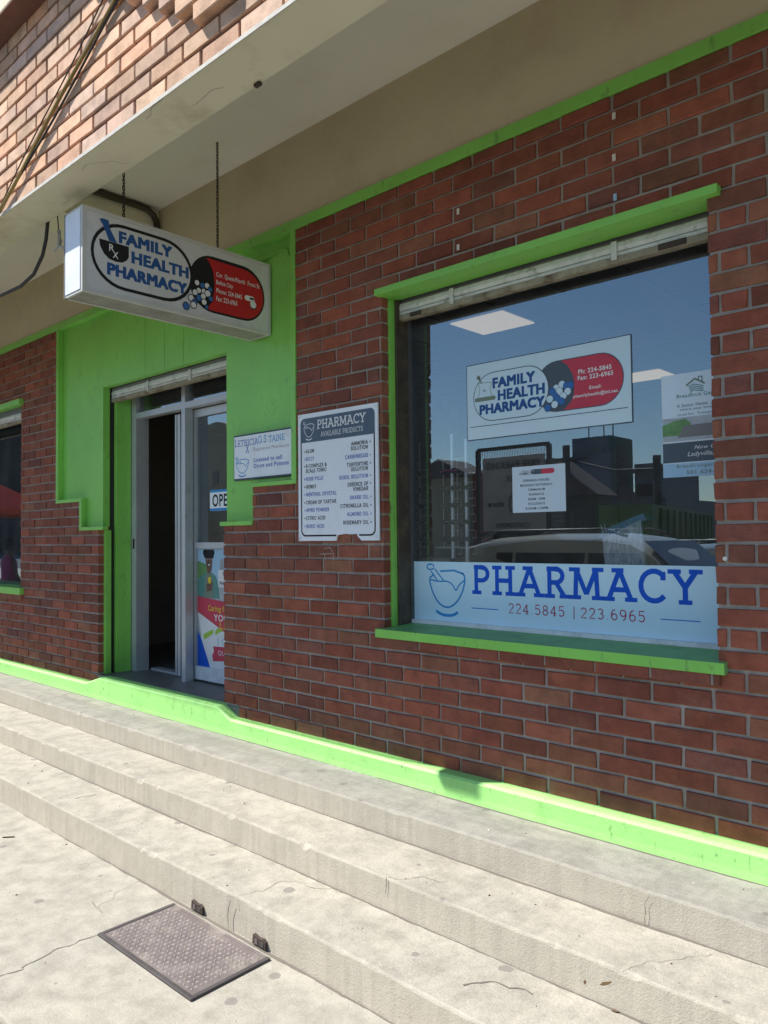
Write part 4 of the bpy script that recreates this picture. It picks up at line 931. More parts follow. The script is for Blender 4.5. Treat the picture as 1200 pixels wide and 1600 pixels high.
# garden home flyer
bf = thing('garden_home_flyer', 'white flyer with green house logo and a photo band beside the right pier', 'flyer', (-1.04, GY, .21))
MB().box(-1.156, -.928, GY, GY + .002, .209, .585, 'laminate_white').build('flyer_sheet', bf)
a_ = MB(); rect(a_, f4, -1.155, -.929, .340, .425, 'photo_grey', .0006); rect(a_, f4, -1.155, -.929, .335, .338, 'ink_white', .0010)
rect(a_, f4, -1.155, -.929, .262, .334, 'ink_grey', .0006); rect(a_, f4, -1.155, -.929, .2095, .258, 'ink_pale', .0006)
a_.poly([(-1.155, .36), (-1.06, .36), (-1.05, .40), (-1.07, .42), (-1.11, .415), (-1.14, .405), (-1.155, .40)], f4, 'ink_leaf', .0009)
a_.poly([(-1.10, .352), (-.93, .352), (-.93, .395), (-1.075, .395)], f4, 'bldg_grey', .0012)
for i in range(9): line(a_, f4, [(-1.095 + i * .019, .354), (-1.075 + i * .018, .394)], .003, 'ink_olive', .0015)
a_.build('photo_band', bf); a_ = MB()
line(a_, f4, [(-1.065, .538), (-1.033, .560), (-.998, .538)], .006, 'ink_olive', .0008); line(a_, f4, [(-1.02, .552), (-1.02, .565), (-1.008, .565), (-1.008, .545)], .004, 'ink_olive', .0010)
for i in range(4): line(a_, f4, [(-1.056 + .002 * i, .533 - i * .007), (-1.04, .541 - i * .007), (-1.02, .536 - i * .007), (-1.003, .530 - i * .006)], .003, 'ink_teal', .0008 + i * .0001)
a_.build('house_logo', bf); a_ = MB()
fit(a_, 'Breadfruit Gardens', f4, -1.10, -.93, .496, .510, 'ink_teal', .0006, .01)
fit(a_, 'A Senior Home  and Ad', f4, -1.10, -.93, .462, .474, 'ink_grey', .0006); fit(a_, 'where your love one is', f4, -1.09, -.93, .446, .458, 'ink_grey', .0006); fit(a_, 'cared for.  Transportation', f4, -1.10, -.93, .428, .440, 'ink_grey', .0006)
fit(a_, 'Now Open', f4, -1.04, -.93, .302, .320, 'ink_white', .0009, 0, .3); fit(a_, 'Ladyville, Bel', f4, -1.065, -.93, .277, .298, 'ink_white', .0009, 0, .3)
fit(a_, 'Breadfruitgardens', f4, -1.105, -.932, .238, .254, 'ink_olive', .0009, .01); fit(a_, '501 624-369', f4, -1.07, -.932, .217, .232, 'ink_olive', .0009, .02)
a_.build('lettering', bf)
# door graphics
DY = .3165; f6 = frm(DY)
os_ = thing('open_sign', 'white open sign with blue borders behind the door glass', 'sign', (-4.05, DY, .19))
MB().box(-4.232, -3.94, DY, DY + .003, .186, .322, 'paper_white').build('sign_card', os_); a_ = MB()
rect(a_, f6, -4.231, -3.941, .306, .3215, 'ink_sky', .0006); rect(a_, f6, -4.231, -3.941, .1865, .202, 'ink_sky', .0006); fit(a_, 'OPEN', f6, -4.203, -3.975, .212, .293, 'ink_black', .0006, .02); a_.build('lettering', os_)
dp = thing('door_poster', 'tall colour poster of a smiling man holding a glass, on the lower door pane', 'poster', (-4.1, DY, -.83))
MB().box(-4.374, -3.741, DY + .001, DY + .003, -.829, -.06, 'photo_grey').build('poster_sheet', dp)
f7 = frm(DY + .001); a_ = MB()
rect(a_, f7, -4.373, -3.742, -.30, -.061, 'ink_pale', .0004); a_.poly([(-4.373, -.26), (-4.24, -.24), (-4.24, -.17), (-4.373, -.14)], f7, 'ink_leaf', .0006)
a_.poly([(-4.373, -.36), (-4.373, -.27), (-4.33, -.235), (-4.27, -.215), (-4.225, -.21), (-4.17, -.235), (-4.14, -.29), (-4.13, -.38), (-4.373, -.385)][::-1], f7, 'ink_teal', .0008)
a_.poly([(-4.285, -.13), (-4.262, -.215), (-4.235, -.222), (-4.215, -.2), (-4.205, -.13), (-4.215, -.10), (-4.27, -.10)], f7, 'skin', .0012)
a_.poly(arc(-4.245, -.108, .055, .038, -20, 200, 10), f7, 'ink_black', .0014)
a_.poly([(-4.262, -.155), (-4.246, -.181), (-4.222, -.155)], f7, 'ink_black', .0014); a_.poly([(-4.257, -.160), (-4.244, -.174), (-4.228, -.160)], f7, 'ink_white', .0016)
for ex in (-4.262, -4.228): disc(a_, f7, ex, -.130, .007, 'ink_white', .0015, .004, 8); disc(a_, f7, ex, -.130, .004, 'ink_black', .0017, .004, 8)
a_.poly([(-4.250, -.133), (-4.252, -.150), (-4.238, -.150), (-4.240, -.133)], f7, 'leaf_dry', .0015)
for hx_ in (-4.295, -4.275, -4.25, -4.225, -4.2): disc(a_, f7, hx_, -.085, .018, 'ink_black', .0013, .022, 9)
a_.poly([(-4.300, -.38), (-4.285, -.25), (-4.262, -.212), (-4.232, -.212), (-4.21, -.25), (-4.20, -.38)], f7, 'ink_olive', .0010)
a_.poly([(-4.27, -.34), (-4.21, -.33), (-4.20, -.28), (-4.23, -.26), (-4.27, -.29)], f7, 'skin', .0012); rect(a_, f7, -4.255, -4.222, -.285, -.245, 'ink_yellow', .0014)
a_.poly([(-4.14, -.30), (-4.12, -.13), (-4.09, -.12), (-4.08, -.2), (-4.06, -.30)], f7, 'ink_faint', .0006)
a_.poly([(-4.373, -.475), (-4.373, -.372), (-3.742, -.425), (-3.742, -.66), (-4.05, -.60)], f7, 'ink_pinkred', .0020)
a_.poly([(-4.373, -.829), (-4.373, -.60), (-4.33, -.66), (-4.235, -.829)], f7, 'ink_royal', .0010)
a_.poly([(-4.33, -.655), (-4.373, -.48), (-4.15, -.56), (-4.0, -.60), (-3.742, -.65), (-3.742, -.829), (-4.235, -.829)], f7, 'ink_white', .0008)
a_.poly([(-4.31, -.62), (-4.20, -.58), (-4.20, -.61), (-4.30, -.655)][::-1], f7, 'ink_lime', .0014)
disc(a_, f7, -4.08, -.60, .10, 'ink_lime', .0014, .040); disc(a_, f7, -4.07, -.645, .11, 'ink_white', .0016, .06)
a_.poly([(-4.21, -.75), (-4.19, -.72), (-4.20, -.69), (-3.742, -.67), (-3.742, -.745), (-4.2, -.785)], f7, 'ink_pinkred', .0024)
rect(a_, f7, -4.14, -4.02, -.305, -.195, 'ink_white', .0018)
a_.build('picture', dp); a_ = MB()
fit(a_, 'Caring for', f7, -4.255, -4.03, -.475, -.425, 'ink_yellow', .0026, .015); fit(a_, 'YOUR', f7, -4.19, -3.99, -.525, -.482, 'ink_white', .0026, .02); fit(a_, 'Life', f7, -4.125, -4.0, -.575, -.53, 'ink_yellow', .0026, .01)
fit(a_, 'QUA', f7, -4.145, -4.03, -.745, -.71, 'ink_white', .0028, 0); fit(a_, 'FA', f7, -4.09, -4.05, -.232, -.208, 'ink_black', .0022, .02); fit(a_, 'H', f7, -4.07, -4.05, -.262, -.24, 'ink_black', .0022, .02); fit(a_, 'PHA', f7, -4.125, -4.05, -.295, -.268, 'ink_black', .0022, .02)
fit(a_, '10', f7, -4.15, -4.05, -.68, -.63, 'ink_pale', .0020, -.01)
a_.build('lettering', dp)
# ------------------------------------------------------------------ display inside the window
for n, (x, y, zt_, lb) in enumerate(((-2.43, .30, .47, 'slim sunglasses stand at the left edge of the display window'), (-2.227, .30, .49, 'sunglasses stand with pink frames beside the left window jamb'), (-2.152, .31, .46, 'sunglasses stand with a yellow tag, rightmost of the three in the window'))):
    rk = thing('sunglasses_stand', lb, 'display stand', (x, y, -.93), 'sunglasses stands in the display window')
    MB().cyl((x, y, (zt_ - .93) / 2), .0095 if n else .006, zt_ + .93, 'z', 'steel', 12).build('pole', rk)
    MB().cyl((x, y, -.92), .09, .02, 'z', 'steel', 20).build('base', rk)
    hk = MB()
    for i in range(6):
        z = .33 - i * .075
        hk.tube([(x + .012, y, z), (x + .05, y, z), (x + .05, y, z - .035), (x + .03, y, z - .035)], .0022, 'mesh_wire', 4)
    hk.tube([(x - .10, y, .37), (x, y, .37)], .004, 'mesh_wire', 5).tube([(x - .10, y, -.05), (x, y, -.05)], .004, 'mesh_wire', 5).tube([(x - .055, y, .37), (x - .055, y, -.05)], .002, 'mesh_wire', 4)
    hk.build('hook_rail', rk)
    for i in range(5):
        z = .31 - i * .08; sgn = MB()
        col_ = ('pink', 'ink_black', 'ink_black', 'ink_grey', 'ink_black')[i] if n == 1 else 'ink_black'
        for s_ in (-1, 1): sgn.poly([(x + s_ * .026 + .018 * math.cos(a), z + .012 * math.sin(a)) for a in [j * .785 for j in range(8)]], frm(y - .03), 'car_glass', 0)
        sgn.tube([(x - .05, y - .03, z), (x, y - .034, z + .006), (x + .05, y - .03, z)], .003, col_, 5).tube([(x - .05, y - .03, z), (x - .06, y + .05, z - .02)], .003, col_, 5)
        sgn.build('sunglasses', rk)
MB().box(-2.6, -2.2, .24, .40, -.13, -.10, 'store_wall').build('window_shelf', B)
wr = thing('wrapped_brush', 'blue broom head wrapped in clear plastic leaning behind the window', 'broom', (-1.5, .45, -.5))
MB().prism([(-1.47, -.01), (-1.45, .02), (-1.28, .085), (-1.265, .06), (-1.43, -.015)], 'y', .27, .34, 'bristle_blue').build('bristles', wr)
MB().tube([(-1.43, .30, -.01), (-1.38, .30, -.5)], .013, 'plastic_wrap', 6).tube([(-1.31, .30, .05), (-1.25, .30, -.5)], .016, 'plastic_wrap', 6).build('handle', wr)
MB().prism([(-1.44, -.015), (-1.28, .06), (-1.235, -.5), (-1.40, -.5)], 'y', .25, .254, 'film').build('film_sleeve', wr)
pw = MB(); r = random.Random(4)
for i in range(44):
    a = (-1.46 + r.random() * .17, .255 + r.random() * .02, -.02 + r.random() * .08); b = (-1.41 + r.random() * .15, .255 + r.random() * .02, -.2 - r.random() * .2)
    pw.tube([a, b], .0016, 'plastic_wrap', 3)
pw.build('plastic_wrap', wr, kind='stuff')
# ------------------------------------------------------------------ access cover by the lowest step
ac = thing('access_cover', 'purplish steel chequer plate cover in the pavement against the bottom step', 'access cover', (-2.38, -1.07, -1.424))
x0, x1, ya, yb_ = -2.682, -2.086, -1.238, -.925
MB().box(x0 + .018, x1 - .018, ya + .018, yb_ - .012, -1.4235, -1.4175, 'plate_metal').build('plate', ac)
MB().box(x0, x1, ya, ya + .017, -1.4238, -1.4155, 'plate_edge', .002).box(x0, x0 + .017, ya + .0171, yb_, -1.4238, -1.4155, 'plate_edge', .002).box(x1 - .017, x1, ya + .0171, yb_, -1.4238, -1.4155, 'plate_edge', .002).box(x0 + .0171, x1 - .0171, yb_ - .011, yb_, -1.4238, -1.416, 'plate_metal', .002).build('rim', ac)
tp = MB(); px, py = .0215, .0185; i = 0; x = x0 + .034
while x < x1 - .03:
    j = 0; y = ya + .034
    while y < yb_ - .022:
        a = R_(45 if (i + j) % 2 else -45); L_, W_ = .0095, .0030; c_, s_ = math.cos(a), math.sin(a)
        q = [(-L_, 0), (0, -W_), (L_, 0), (0, W_)]; base = [(x + u * c_ - v * s_, y + u * s_ + v * c_, -1.4174) for u, v in q]
        top = [(x + u * .6 * c_ - v * .5 * s_, y + u * .6 * s_ + v * .5 * c_, -1.4155) for u, v in q]
        tp.add(base + top, [(4, 5, 6, 7), (0, 1, 5, 4), (1, 2, 6, 5), (2, 3, 7, 6), (3, 0, 4, 7)], 'plate_worn'); j += 1; y += py
    i += 1; x += px
tp.build('tread_pattern', ac, kind='stuff')
for hx in (-2.555, -2.175):
    h_ = MB().prism([(hx - .038, -1.417), (hx + .036, -1.418), (hx + .034, -1.394), (hx + .020, -1.387), (hx - .006, -1.391), (hx - .034, -1.385)], 'y', -.9045, -.89, 'rust_dark').prism([(hx - .024, -1.414), (hx - .008, -1.414), (hx - .010, -1.394), (hx - .022, -1.396)], 'y', -.906, -.9046, 'plate_metal').prism([(hx + .006, -1.414), (hx + .026, -1.414), (hx + .024, -1.398), (hx + .010, -1.396)], 'y', -.906, -.9046, 'plate_edge')
    h_.build('hinge', ac)
# ------------------------------------------------------------------ litter and scraps
def leaf(x, y, z, s_, a, lb):
    v = [(-1, 0, 0), (-.4, .35, .12), (.4, .3, .05), (1, 0, .18), (.3, -.35, .1), (-.5, -.3, .02)]
    vs = [(x + s_ * (p[0] * math.cos(a) - p[1] * math.sin(a)), y + s_ * (p[0] * math.sin(a) + p[1] * math.cos(a)), z + .002 + s_ * p[2]) for p in v]
    vs2 = [(p[0], p[1], p[2] - .001) for p in vs]
    tag(MB().add(vs + vs2, [(0, 1, 2, 3, 4, 5), (11, 10, 9, 8, 7, 6)], 'leaf_dry').build('dry_leaf'), lb, 'leaf', 'dry leaves on the steps')
leaf(-.975, -.70, -1.179, .018, 1.0, 'crumpled brown leaf on the middle step near the right edge')
leaf(-1.02, -.73, -1.179, .010, 2.0, 'tiny dark leaf left of the crumpled one on the middle step')
leaf(-.99, -.62, -1.292, .012, .2, 'small dry leaf low on the bottom step at the right')
tag(MB().tube([(-3.9, -1.1, -1.421), (-3.86, -1.06, -1.419)], .003, 'leaf_dry', 5).build('twig'), 'short dark twig lying on the pavement at the left', 'twig')
for (x, z, mt, lb) in ((-1.233, 1.525, 'scrap_white', 'topmost white tape scrap on the bricks above the window'), (-1.236, 1.372, 'scrap_white', 'white tape scrap halfway between the top scrap and lintel'), (-1.235, 1.225, 'ink_pale', 'pale blue tape scrap just above the lintel'), (-1.943, 1.385, 'scrap_white', 'grey white tape scrap on dark bricks left of the others'), (-1.945, 1.231, 'scrap_white', 'lower left tape scrap just above the lintel')):
    tag(MB().box(x - .006, x + .007, -.0075, -.0045, z - .013, z + .012, mt).build('tape_scrap'), lb, 'tape scrap', 'tape scraps on the brick wall')
tag(MB().cyl((-.882, -.0048, -.080), .0075, .003, 'y', 'scrap_white', 9).build('gum_blob'), 'whitish gum blob stuck on a pier brick right of the window', 'gum')
# ------------------------------------------------------------------ street opposite: seen in the window reflections
def vehicle(name, lb, cat, cx, cy, L, Wd, Hh, paint, heading=0, group=None):
    """body side profile along +x (front), world metres around a ground origin"""
    gz = (-1.545 + EYE) * S; o = thing(name, lb, cat, (cx * S, cy * S, gz), group, raw=True)
    def q(pts): return [(a * L / 2, b * Hh) for a, b in pts]
    low = q([(-1, .22), (-.99, .50), (-.97, .585), (.42, .60), (.62, .57), (.9, .50), (.985, .42), (1, .22)])
    W = Wd / 2
    def pr(mb, pts, w0, w1, mt):
        n = len(pts); vs = [(cx * S + a, cy * S - w0, gz + b) for a, b in pts] + [(cx * S + a, cy * S + w0, gz + b) for a, b in pts]
        mb.add(vs, [(i, (i + 1) % n, n + (i + 1) % n, n + i) for i in range(n)], mt, False); mb.add(vs, [tuple(range(n - 1, -1, -1)), tuple(range(n, 2 * n))], mt)
    bd = MB(raw=True)
    # loft of the cabin: rounded sections
    bot = q([(-.965, .585), (.44, .60)]); stn = []
    prof = [(-.965, .585, 1.0), (-.955, .72, .97), (-.93, .84, .93), (-.88, .93, .88), (-.75, .975, .84), (-.4, 1.0, .83), (-.05, .995, .83), (.12, .965, .84), (.24, .88, .88), (.36, .73, .94), (.46, .60, .99)]
    pts = []
    secs = []
    for (a, b, k) in prof:
        x = a * L / 2; z = b * Hh; secs.append((x, z, k * W))
    vs, fs = [], []; n = 9
    for (x, z, hw) in secs:
        for i in range(n):
            tt = i / (n - 1) * 2 - 1; vs.append((cx * S + x, cy * S + hw * tt, gz + z + .045 * Hh * (1 - abs(tt) ** 3) * (1 if z > .7 * Hh else .4)))
    for i in range(len(secs) - 1):
        for j in range(n - 1): fs.append((i * n + j, (i + 1) * n + j, (i + 1) * n + j + 1, i * n + j + 1))
    bd.add(vs, fs, paint, True)
    pr(bd, low, W, W, paint)
    body = bd.build('body', o, origin=(cx * S, cy * S, gz))
    for sg in (-1, 1):                                           # side glass band, three lights
        for (a0, a1, b0, b1) in ((-.90, -.55, -.83, -.55), (-.53, -.12, -.53, -.12), (-.10, .36, -.10, .16)):
            zb, zt = .60 * Hh, .91 * Hh
            yb2, yt = W * .995 * sg, W * .865 * sg
            vv = [(cx * S + a0 * L / 2, cy * S + yb2, gz + zb), (cx * S + a1 * L / 2, cy * S + yb2, gz + zb), (cx * S + b1 * L / 2, cy * S + yt, gz + zt), (cx * S + b0 * L / 2, cy * S + yt, gz + zt)]
            MB(raw=True).add([(v[0], v[1] + .012 * sg, v[2]) for v in vv], [(0, 1, 2, 3) if sg < 0 else (3, 2, 1, 0)], 'car_glass').build('side_window', o)
        sd_ = MB(raw=True); vv = [(secs[0][0], secs[0][1], secs[0][2])] + secs[1:]
        pl = [(cx * S + x, cy * S + sg * hw, gz + z) for (x, z, hw) in secs]; sd_.add(pl, [tuple(range(len(pl)))] if sg > 0 else [tuple(range(len(pl) - 1, -1, -1))], paint); sd_.build('side_panel', o)
        MB(raw=True).tube([(cx * S - .8 * L / 2, cy * S + sg * W * .72, gz + 1.0 * Hh), (cx * S - .7 * L / 2, cy * S + sg * W * .72, gz + 1.065 * Hh), (cx * S - .05 * L / 2, cy * S + sg * W * .72, gz + 1.07 * Hh), (cx * S + .08 * L / 2, cy * S + sg * W * .72, gz + 1.02 * Hh)], .018, 'car_black', 6).build('roof_rail', o)
        MB(raw=True).box(cx * S + .95 * L / 2, cx * S + .995 * L / 2, cy * S + sg * W * .72 - .13, cy * S + sg * W * .72 + .13, gz + .42 * Hh, gz + .49 * Hh, 'ink_white', .01).build('headlight', o)
        for xw in (-.62, .64):
            wh = MB(raw=True).cyl((cx * S + xw * L / 2, cy * S + sg * (W - .09), gz + .34), .34, .22, 'y', 'tyre', 22).build('wheel', o)
            MB(raw=True).cyl((cx * S + xw * L / 2, cy * S + sg * (W - .0), gz + .34), .20, .06, 'y', 'car_silver', 16).build('rim', wh)
    ws = [(cx * S + a * L / 2, cy * S + k * W, gz + b * Hh) for a, b, k in ((.475, .62, -.9), (.475, .62, .9), (.165, .97, .78), (.165, .97, -.78))]
    MB(raw=True).add([(v[0] + .03, v[1], v[2] + .03) for v in ws], [(0, 1, 2, 3)], 'car_glass').build('windscreen', o)
    return o
vehicle('parked_car', 'champagne coloured four wheel drive parked at the kerb, reflected in the window', 'car', -3.55, -4.85, 4.5, 1.8, 1.70, 'car_paint')
vehicle('parked_car', 'silver car parked further down the street, behind the champagne one', 'car', -2.6, -7.6, 4.6, 1.8, 1.55, 'car_silver')
def RV(x, yv, z): return (x, .36 - yv, z)
gc = thing('green_container', 'tall dark green open skip standing across the street', 'container', (-9, -16, -1.545))
k = 1.55
def cs_(x, yv): return (x * k, .36 - ((yv + 2.6) * k - 2.6))
A, Bq, Cq = cs_(-5.92, 9.0), cs_(-5.10, 9.2), cs_(-6.9, 17.0); D_ = (A[0] + Cq[0] - Bq[0], A[1] + Cq[1] - Bq[1])
MB().prism([A, Bq, Cq, D_][::-1], 'z', -1.4, .49 * k, 'container_green').build('skip_body', gc)
ribs = MB()
for i in range(1, 12):
    t_ = i / 12; x = Bq[0] + (Cq[0] - Bq[0]) * t_; y = Bq[1] + (Cq[1] - Bq[1]) * t_; ribs.box(x - .02, x + .09, y - .08, y + .08, -1.35, .44 * k, 'container_green')
ribs.build('ribs', gc)
def building(name, lb, x0, x1, yv0, yv1, zt, mt, mt2=None, wins=(), roof=None):
    b = thing(name, lb, 'building', ((x0 + x1) / 2, .36 - (yv0 + yv1) / 2, -1.545))
    mb = MB().box(x0, x1, .36 - yv1, .36 - yv0, -1.545, zt, mt)
    wl = mb.build('walls', b)
    if mt2: MB().box(x1 + .002, x1 + .05, .36 - yv1, .36 - yv0, -1.545, zt, mt2).build('side_wall', b)
    for (a, c_, d, e_) in wins: MB().box(a, c_, .36 - yv0 + .001, .36 - yv0 + .06, d, e_, 'car_glass').build('window', b)
    if roof: MB().prism([(x0 - .3, zt), (x1 + .3, zt), ((x0 + x1) / 2, roof)], 'y', .36 - yv1, .36 - yv0 + .3, 'roof_red').build('roof', b)
    return b
building('tower_building', 'blue grey tower with dark green side beyond the skip', -23.4, -20.95, 40, 43, 5.95, 'tower_blue', 'tower_green', [(-23.1, -21.3, 5.0, 5.35)])
building('flat_roofed_block', 'low grey block with a window strip right of the tower', -20.8, -19.45, 43, 50, 4.4, 'bldg_grey', None, [(-20.7, -19.6, 2.4, 3.1)])
building('gabled_house', 'dark gabled house with shuttered window left of the tower', -14.6, -11.7, 20, 21.2, 1.3, 'bldg_dark', None, [(-13.2, -12.4, -.2, .9)], 2.6)
building('tan_house', 'tan house with low gable at the left of the reflections', -19.0, -16.6, 20, 21.5, 2.2, 'bldg_tan', None, [], 2.9)
building('dark_shop', 'long dark shopfront across the street behind the parked cars', -34, -14.8, 22, 30, 1.9, 'bldg_dark', None, [(-24, -22, -.5, .8), (-20.5, -19, -.5, .8)])
ah = building('domed_hall', 'hall with round arched roof reflected in the door glass', -50, -44, 30, 38, 6.7, 'bldg_tan', None, [(-49, -48.3, 3.5, 5), (-47.3, -46.6, 3.5, 5), (-45.6, -44.9, 3.5, 5)])
MB().prism([(-47 + 2.6 * math.cos(R_(a)), 6.7 + 1.9 * math.sin(R_(a))) for a in range(0, 181, 15)], 'y', .36 - 37, .36 - 30, 'bldg_tan').build('arched_roof', ah)
building('reflection_block', 'tall dark corner building filling the left window reflection', -170, -98, 30, 50, 40, 'bldg_dark')  # unseen block added so the left window reflects dark, not sky
building('right_porch', 'porch building with grey roof at the right of the reflections', -14.5, -11, 24, 30, 1.3, 'bldg_grey', None, [])
van = thing('parked_van', 'dark round topped van reflected in the door glass', 'van', (-12.3, -6.1, -1.545))
MB().prism([(-13.3, -1.2), (-13.3, .6), (-13.0, .95), (-12.5, 1.1), (-11.6, 1.08), (-11.2, .8), (-11.0, .1), (-10.3, -.1), (-10.2, -1.2)], 'y', -7, -5.6, 'bldg_tan').build('body', van)
MB().prism([(-13.0, .1), (-12.95, .65), (-12.6, .88), (-11.7, .86), (-11.4, .6), (-11.3, .1)], 'y', -5.599, -5.58, 'car_glass').build('side_window', van)
for xw in (-12.8, -10.9): MB().cyl((xw, -5.65, -1.25), .3, .2, 'y', 'tyre', 18).build('wheel', van)
for i in range(7): MB().box(-13.15, -12.45, .36 - 20 + .061, .36 - 20 + .09, -.15 + i * .15, -.05 + i * .15, 'bldg_grey').build('shutter_slat', bpy.data.objects['gabled_house'])
for i in range(5): MB().box(-23.2 + i * .45, -23.0 + i * .45, .36 - 40 + .001, .36 - 40 + .05, 2.0, 2.5, 'car_glass').build('window', bpy.data.objects['tower_building'])
MB().box(-20.95, -20.88, .36 - 42.2, .36 - 40.8, 1.5, 5.5, 'bldg_dark').build('window_strip', bpy.data.objects['tower_building'])
for (x, yv, h) in ((-22.8, 41, 7.6), (-21.8, 41, 7.2), (-21.2, 41, 7.8)): MB().tube([(x, .36 - yv, 5.9), (x, .36 - yv, h)], .04, 'bldg_dark', 4).build('antenna', bpy.data.objects['tower_building'])
# free parking sign
yp = .36 - 7.0
ps = thing('parking_sign', 'framed free parking sign on black posts across the street', 'sign', (-6.25, yp, -1.545))
px0, px1, pz0, pz1 = -6.87, -5.64, .08, 1.31
fm = MB(); fm.box(px0 - .03, px0 + .03, yp - .03, yp + .03, -1.545, pz1, 'car_black').box(px1 - .03, px1 + .03, yp - .03, yp + .03, -1.545, pz1, 'car_black').box(px0, px1, yp - .03, yp + .03, pz1 - .02, pz1 + .03, 'car_black').box(px0, px1, yp - .02, yp + .02, .0, .04, 'car_black')
for i in range(26): fm.tube([(px0 + .05 + i * .045, yp, pz1), (px0 + .02 + i * .045, yp, pz1 - .12)], .006, 'car_black', 4)
fm.build('frame', ps)
MB().box(px0 + .10, px1 - .06, yp + .005, yp + .03, .08, 1.18, 'panel_grey').build('sign_board', ps)
fp_ = (Vector((0, yp + .03, 0)), Vector((-1, 0, 0)), Vector((0, 0, 1))); a_ = MB()
fit(a_, 'FREE PARKING', fp_, 5.78, 6.70, 1.00, 1.11, 'ink_black', .004, .04); fit(a_, 'FOR', fp_, 6.12, 6.36, .80, .90, 'ink_black', .004, .04); fit(a_, 'store', fp_, 6.40, 6.68, .44, .52, 'ink_black', .004, .04); fit(a_, 'CUSTOMERS', fp_, 5.95, 6.55, .13, .20, 'ink_black', .004, .04)
line(a_, fp_, arc(6.25, .48, .05, .12, 0, 360, 14), .03, 'ink_black', .004)
a_.build('lettering', ps)
tag(MB().box(-7.12, -6.98, yp - .4, yp - .2, -1.545, 1.0, 'hose_red').build('red_post'), 'dark red post left of the parking sign', 'post')
def pole(x, yv, zt, lb):
    o = thing('utility_pole', lb, 'pole', (x, .36 - yv, -1.545), 'utility poles across the street')
    MB().cyl((x, .36 - yv, (zt - 1.545) / 2), .12, zt + 1.545, 'z', 'bldg_dark', 10).build('post', o)
    MB().box(x - .8, x + .8, .36 - yv - .05, .36 - yv + .05, zt - .5, zt - .4, 'bldg_dark').build('crossarm', o)
    return o
pole(-12.58, 19.9, 2.95, 'dark wooden pole between the parking sign and the tower'); pole(-9.6, 20, 2.4, 'dark pole before the porch building at the right')
tag(MB().tube([(-12.58, .36 - 19.9, 2.5), (-16, .36 - 19.9, 2.25), (-20, .36 - 19.9, 2.6)], .03, 'cable_black', 4).build('power_line'), 'sagging power line left of the dark wooden pole', 'cable')
tag(MB().tube([(-12.58, .36 - 19.9, 2.5), (-11, .36 - 20, 2.05), (-9.6, .36 - 20, 2.0)], .03, 'cable_black', 4).build('power_line'), 'sagging power line between the two poles', 'cable')
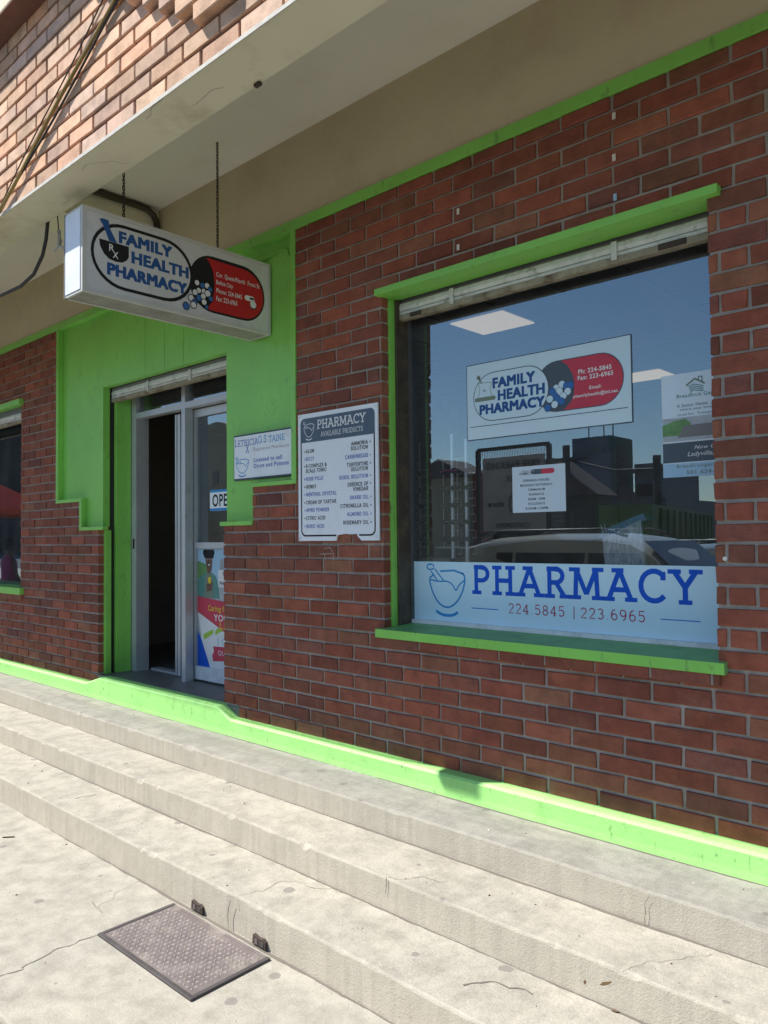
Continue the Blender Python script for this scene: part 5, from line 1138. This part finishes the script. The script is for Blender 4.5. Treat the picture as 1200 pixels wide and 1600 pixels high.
# street seller and parasol, seen at the left window
um = thing('parasol', 'dark red parasol with orange hem, reflected in the left window', 'parasol', (-13.9, -2.24, -1.545))
cx, cy = -13.9, -2.24; n = 12
cv_ = [(cx, cy, 1.02)] + [(cx + 1.05 * math.cos(2 * math.pi * i / n), cy + 1.05 * math.sin(2 * math.pi * i / n), .52) for i in range(n)]
hm = [(v[0], v[1], v[2] - .08) for v in cv_[1:]]
MB().add(cv_, [(0, 1 + i, 1 + (i + 1) % n) for i in range(n)], 'red_dark').build('canopy', um)
MB().add(cv_[1:] + hm, [(i, (i + 1) % n, n + (i + 1) % n, n + i) for i in range(n)], 'orange_red').build('hem', um)
MB().cyl((cx, cy, -.27), .025, 2.5, 'z', 'steel', 8).build('pole', um)
def person(x, y):
    P = thing('person', 'person in pink top and grey blue skirt standing under the red parasol', 'person', (x * S, y * S, (-1.545 + EYE) * S), raw=True)
    J = [(0, 0, .95), (0, 0, 1.15), (0, .01, 1.38), (0, .01, 1.50), (0, -.02, 1.60), (0, -.02, 1.72), (.17, 0, 1.40), (.24, -.02, 1.14), (.28, -.12, .92), (.30, -.18, .84), (-.17, 0, 1.40), (-.24, .0, 1.12), (-.27, -.06, .88), (-.28, -.09, .79), (.10, 0, .88), (.11, -.02, .48), (.11, .03, .08), (.11, -.12, .03), (-.10, 0, .88), (-.11, .0, .48), (-.11, .05, .08), (-.11, -.10, .03)]
    ed = [(0, 1), (1, 2), (2, 3), (3, 4), (4, 5), (2, 6), (6, 7), (7, 8), (8, 9), (2, 10), (10, 11), (11, 12), (12, 13), (0, 14), (14, 15), (15, 16), (16, 17), (0, 18), (18, 19), (19, 20), (20, 21)]
    rd = [.13, .12, .13, .055, .085, .075, .055, .042, .032, .03, .055, .042, .032, .03, .09, .06, .042, .03, .09, .06, .042, .03]
    me = bpy.data.meshes.new('body'); me.from_pydata([(a, b, c) for a, b, c in J], ed, []); me.materials.append(MATS['skin'])
    ob = bpy.data.objects.new('body', me); COL.objects.link(ob); ob.parent = P
    md = ob.modifiers.new('s', 'SKIN'); 
    for v, r_ in zip(me.skin_vertices[0].data, rd): v.radius = (r_, r_)
    me.skin_vertices[0].data[0].use_root = True
    ob.modifiers.new('u', 'SUBSURF').levels = 2; ob.modifiers['u'].render_levels = 2
    ctr = Vector((x * S, y * S, (-1.545 + EYE) * S))
    def ringtube(name, rings, mt):
        vs, fs = [], []; n = 16
        for (z, rx, ry, oy) in rings:
            for i in range(n): a = 2 * math.pi * i / n; vs.append((ctr.x + rx * math.cos(a), ctr.y + oy + ry * math.sin(a), ctr.z + z))
        for i in range(len(rings) - 1):
            for k_ in range(n): fs.append((i * n + k_, i * n + (k_ + 1) % n, (i + 1) * n + (k_ + 1) % n, (i + 1) * n + k_))
        MB(raw=True).add(vs, fs, mt, True).build(name, P)
    ringtube('skirt', [(.45, .26, .24, 0), (.7, .23, .21, 0), (.95, .19, .16, 0), (1.02, .15, .13, 0)], 'skirt')
    ringtube('shirt', [(1.0, .16, .14, 0), (1.15, .16, .145, 0), (1.35, .19, .14, .01), (1.44, .15, .11, .01), (1.50, .075, .07, .01)], 'pink')
    ringtube('hair', [(1.58, .10, .09, .02), (1.70, .105, .105, .015), (1.78, .09, .09, .01), (1.82, .03, .03, .01)], 'ink_black')
person(-13.45, -2.3)
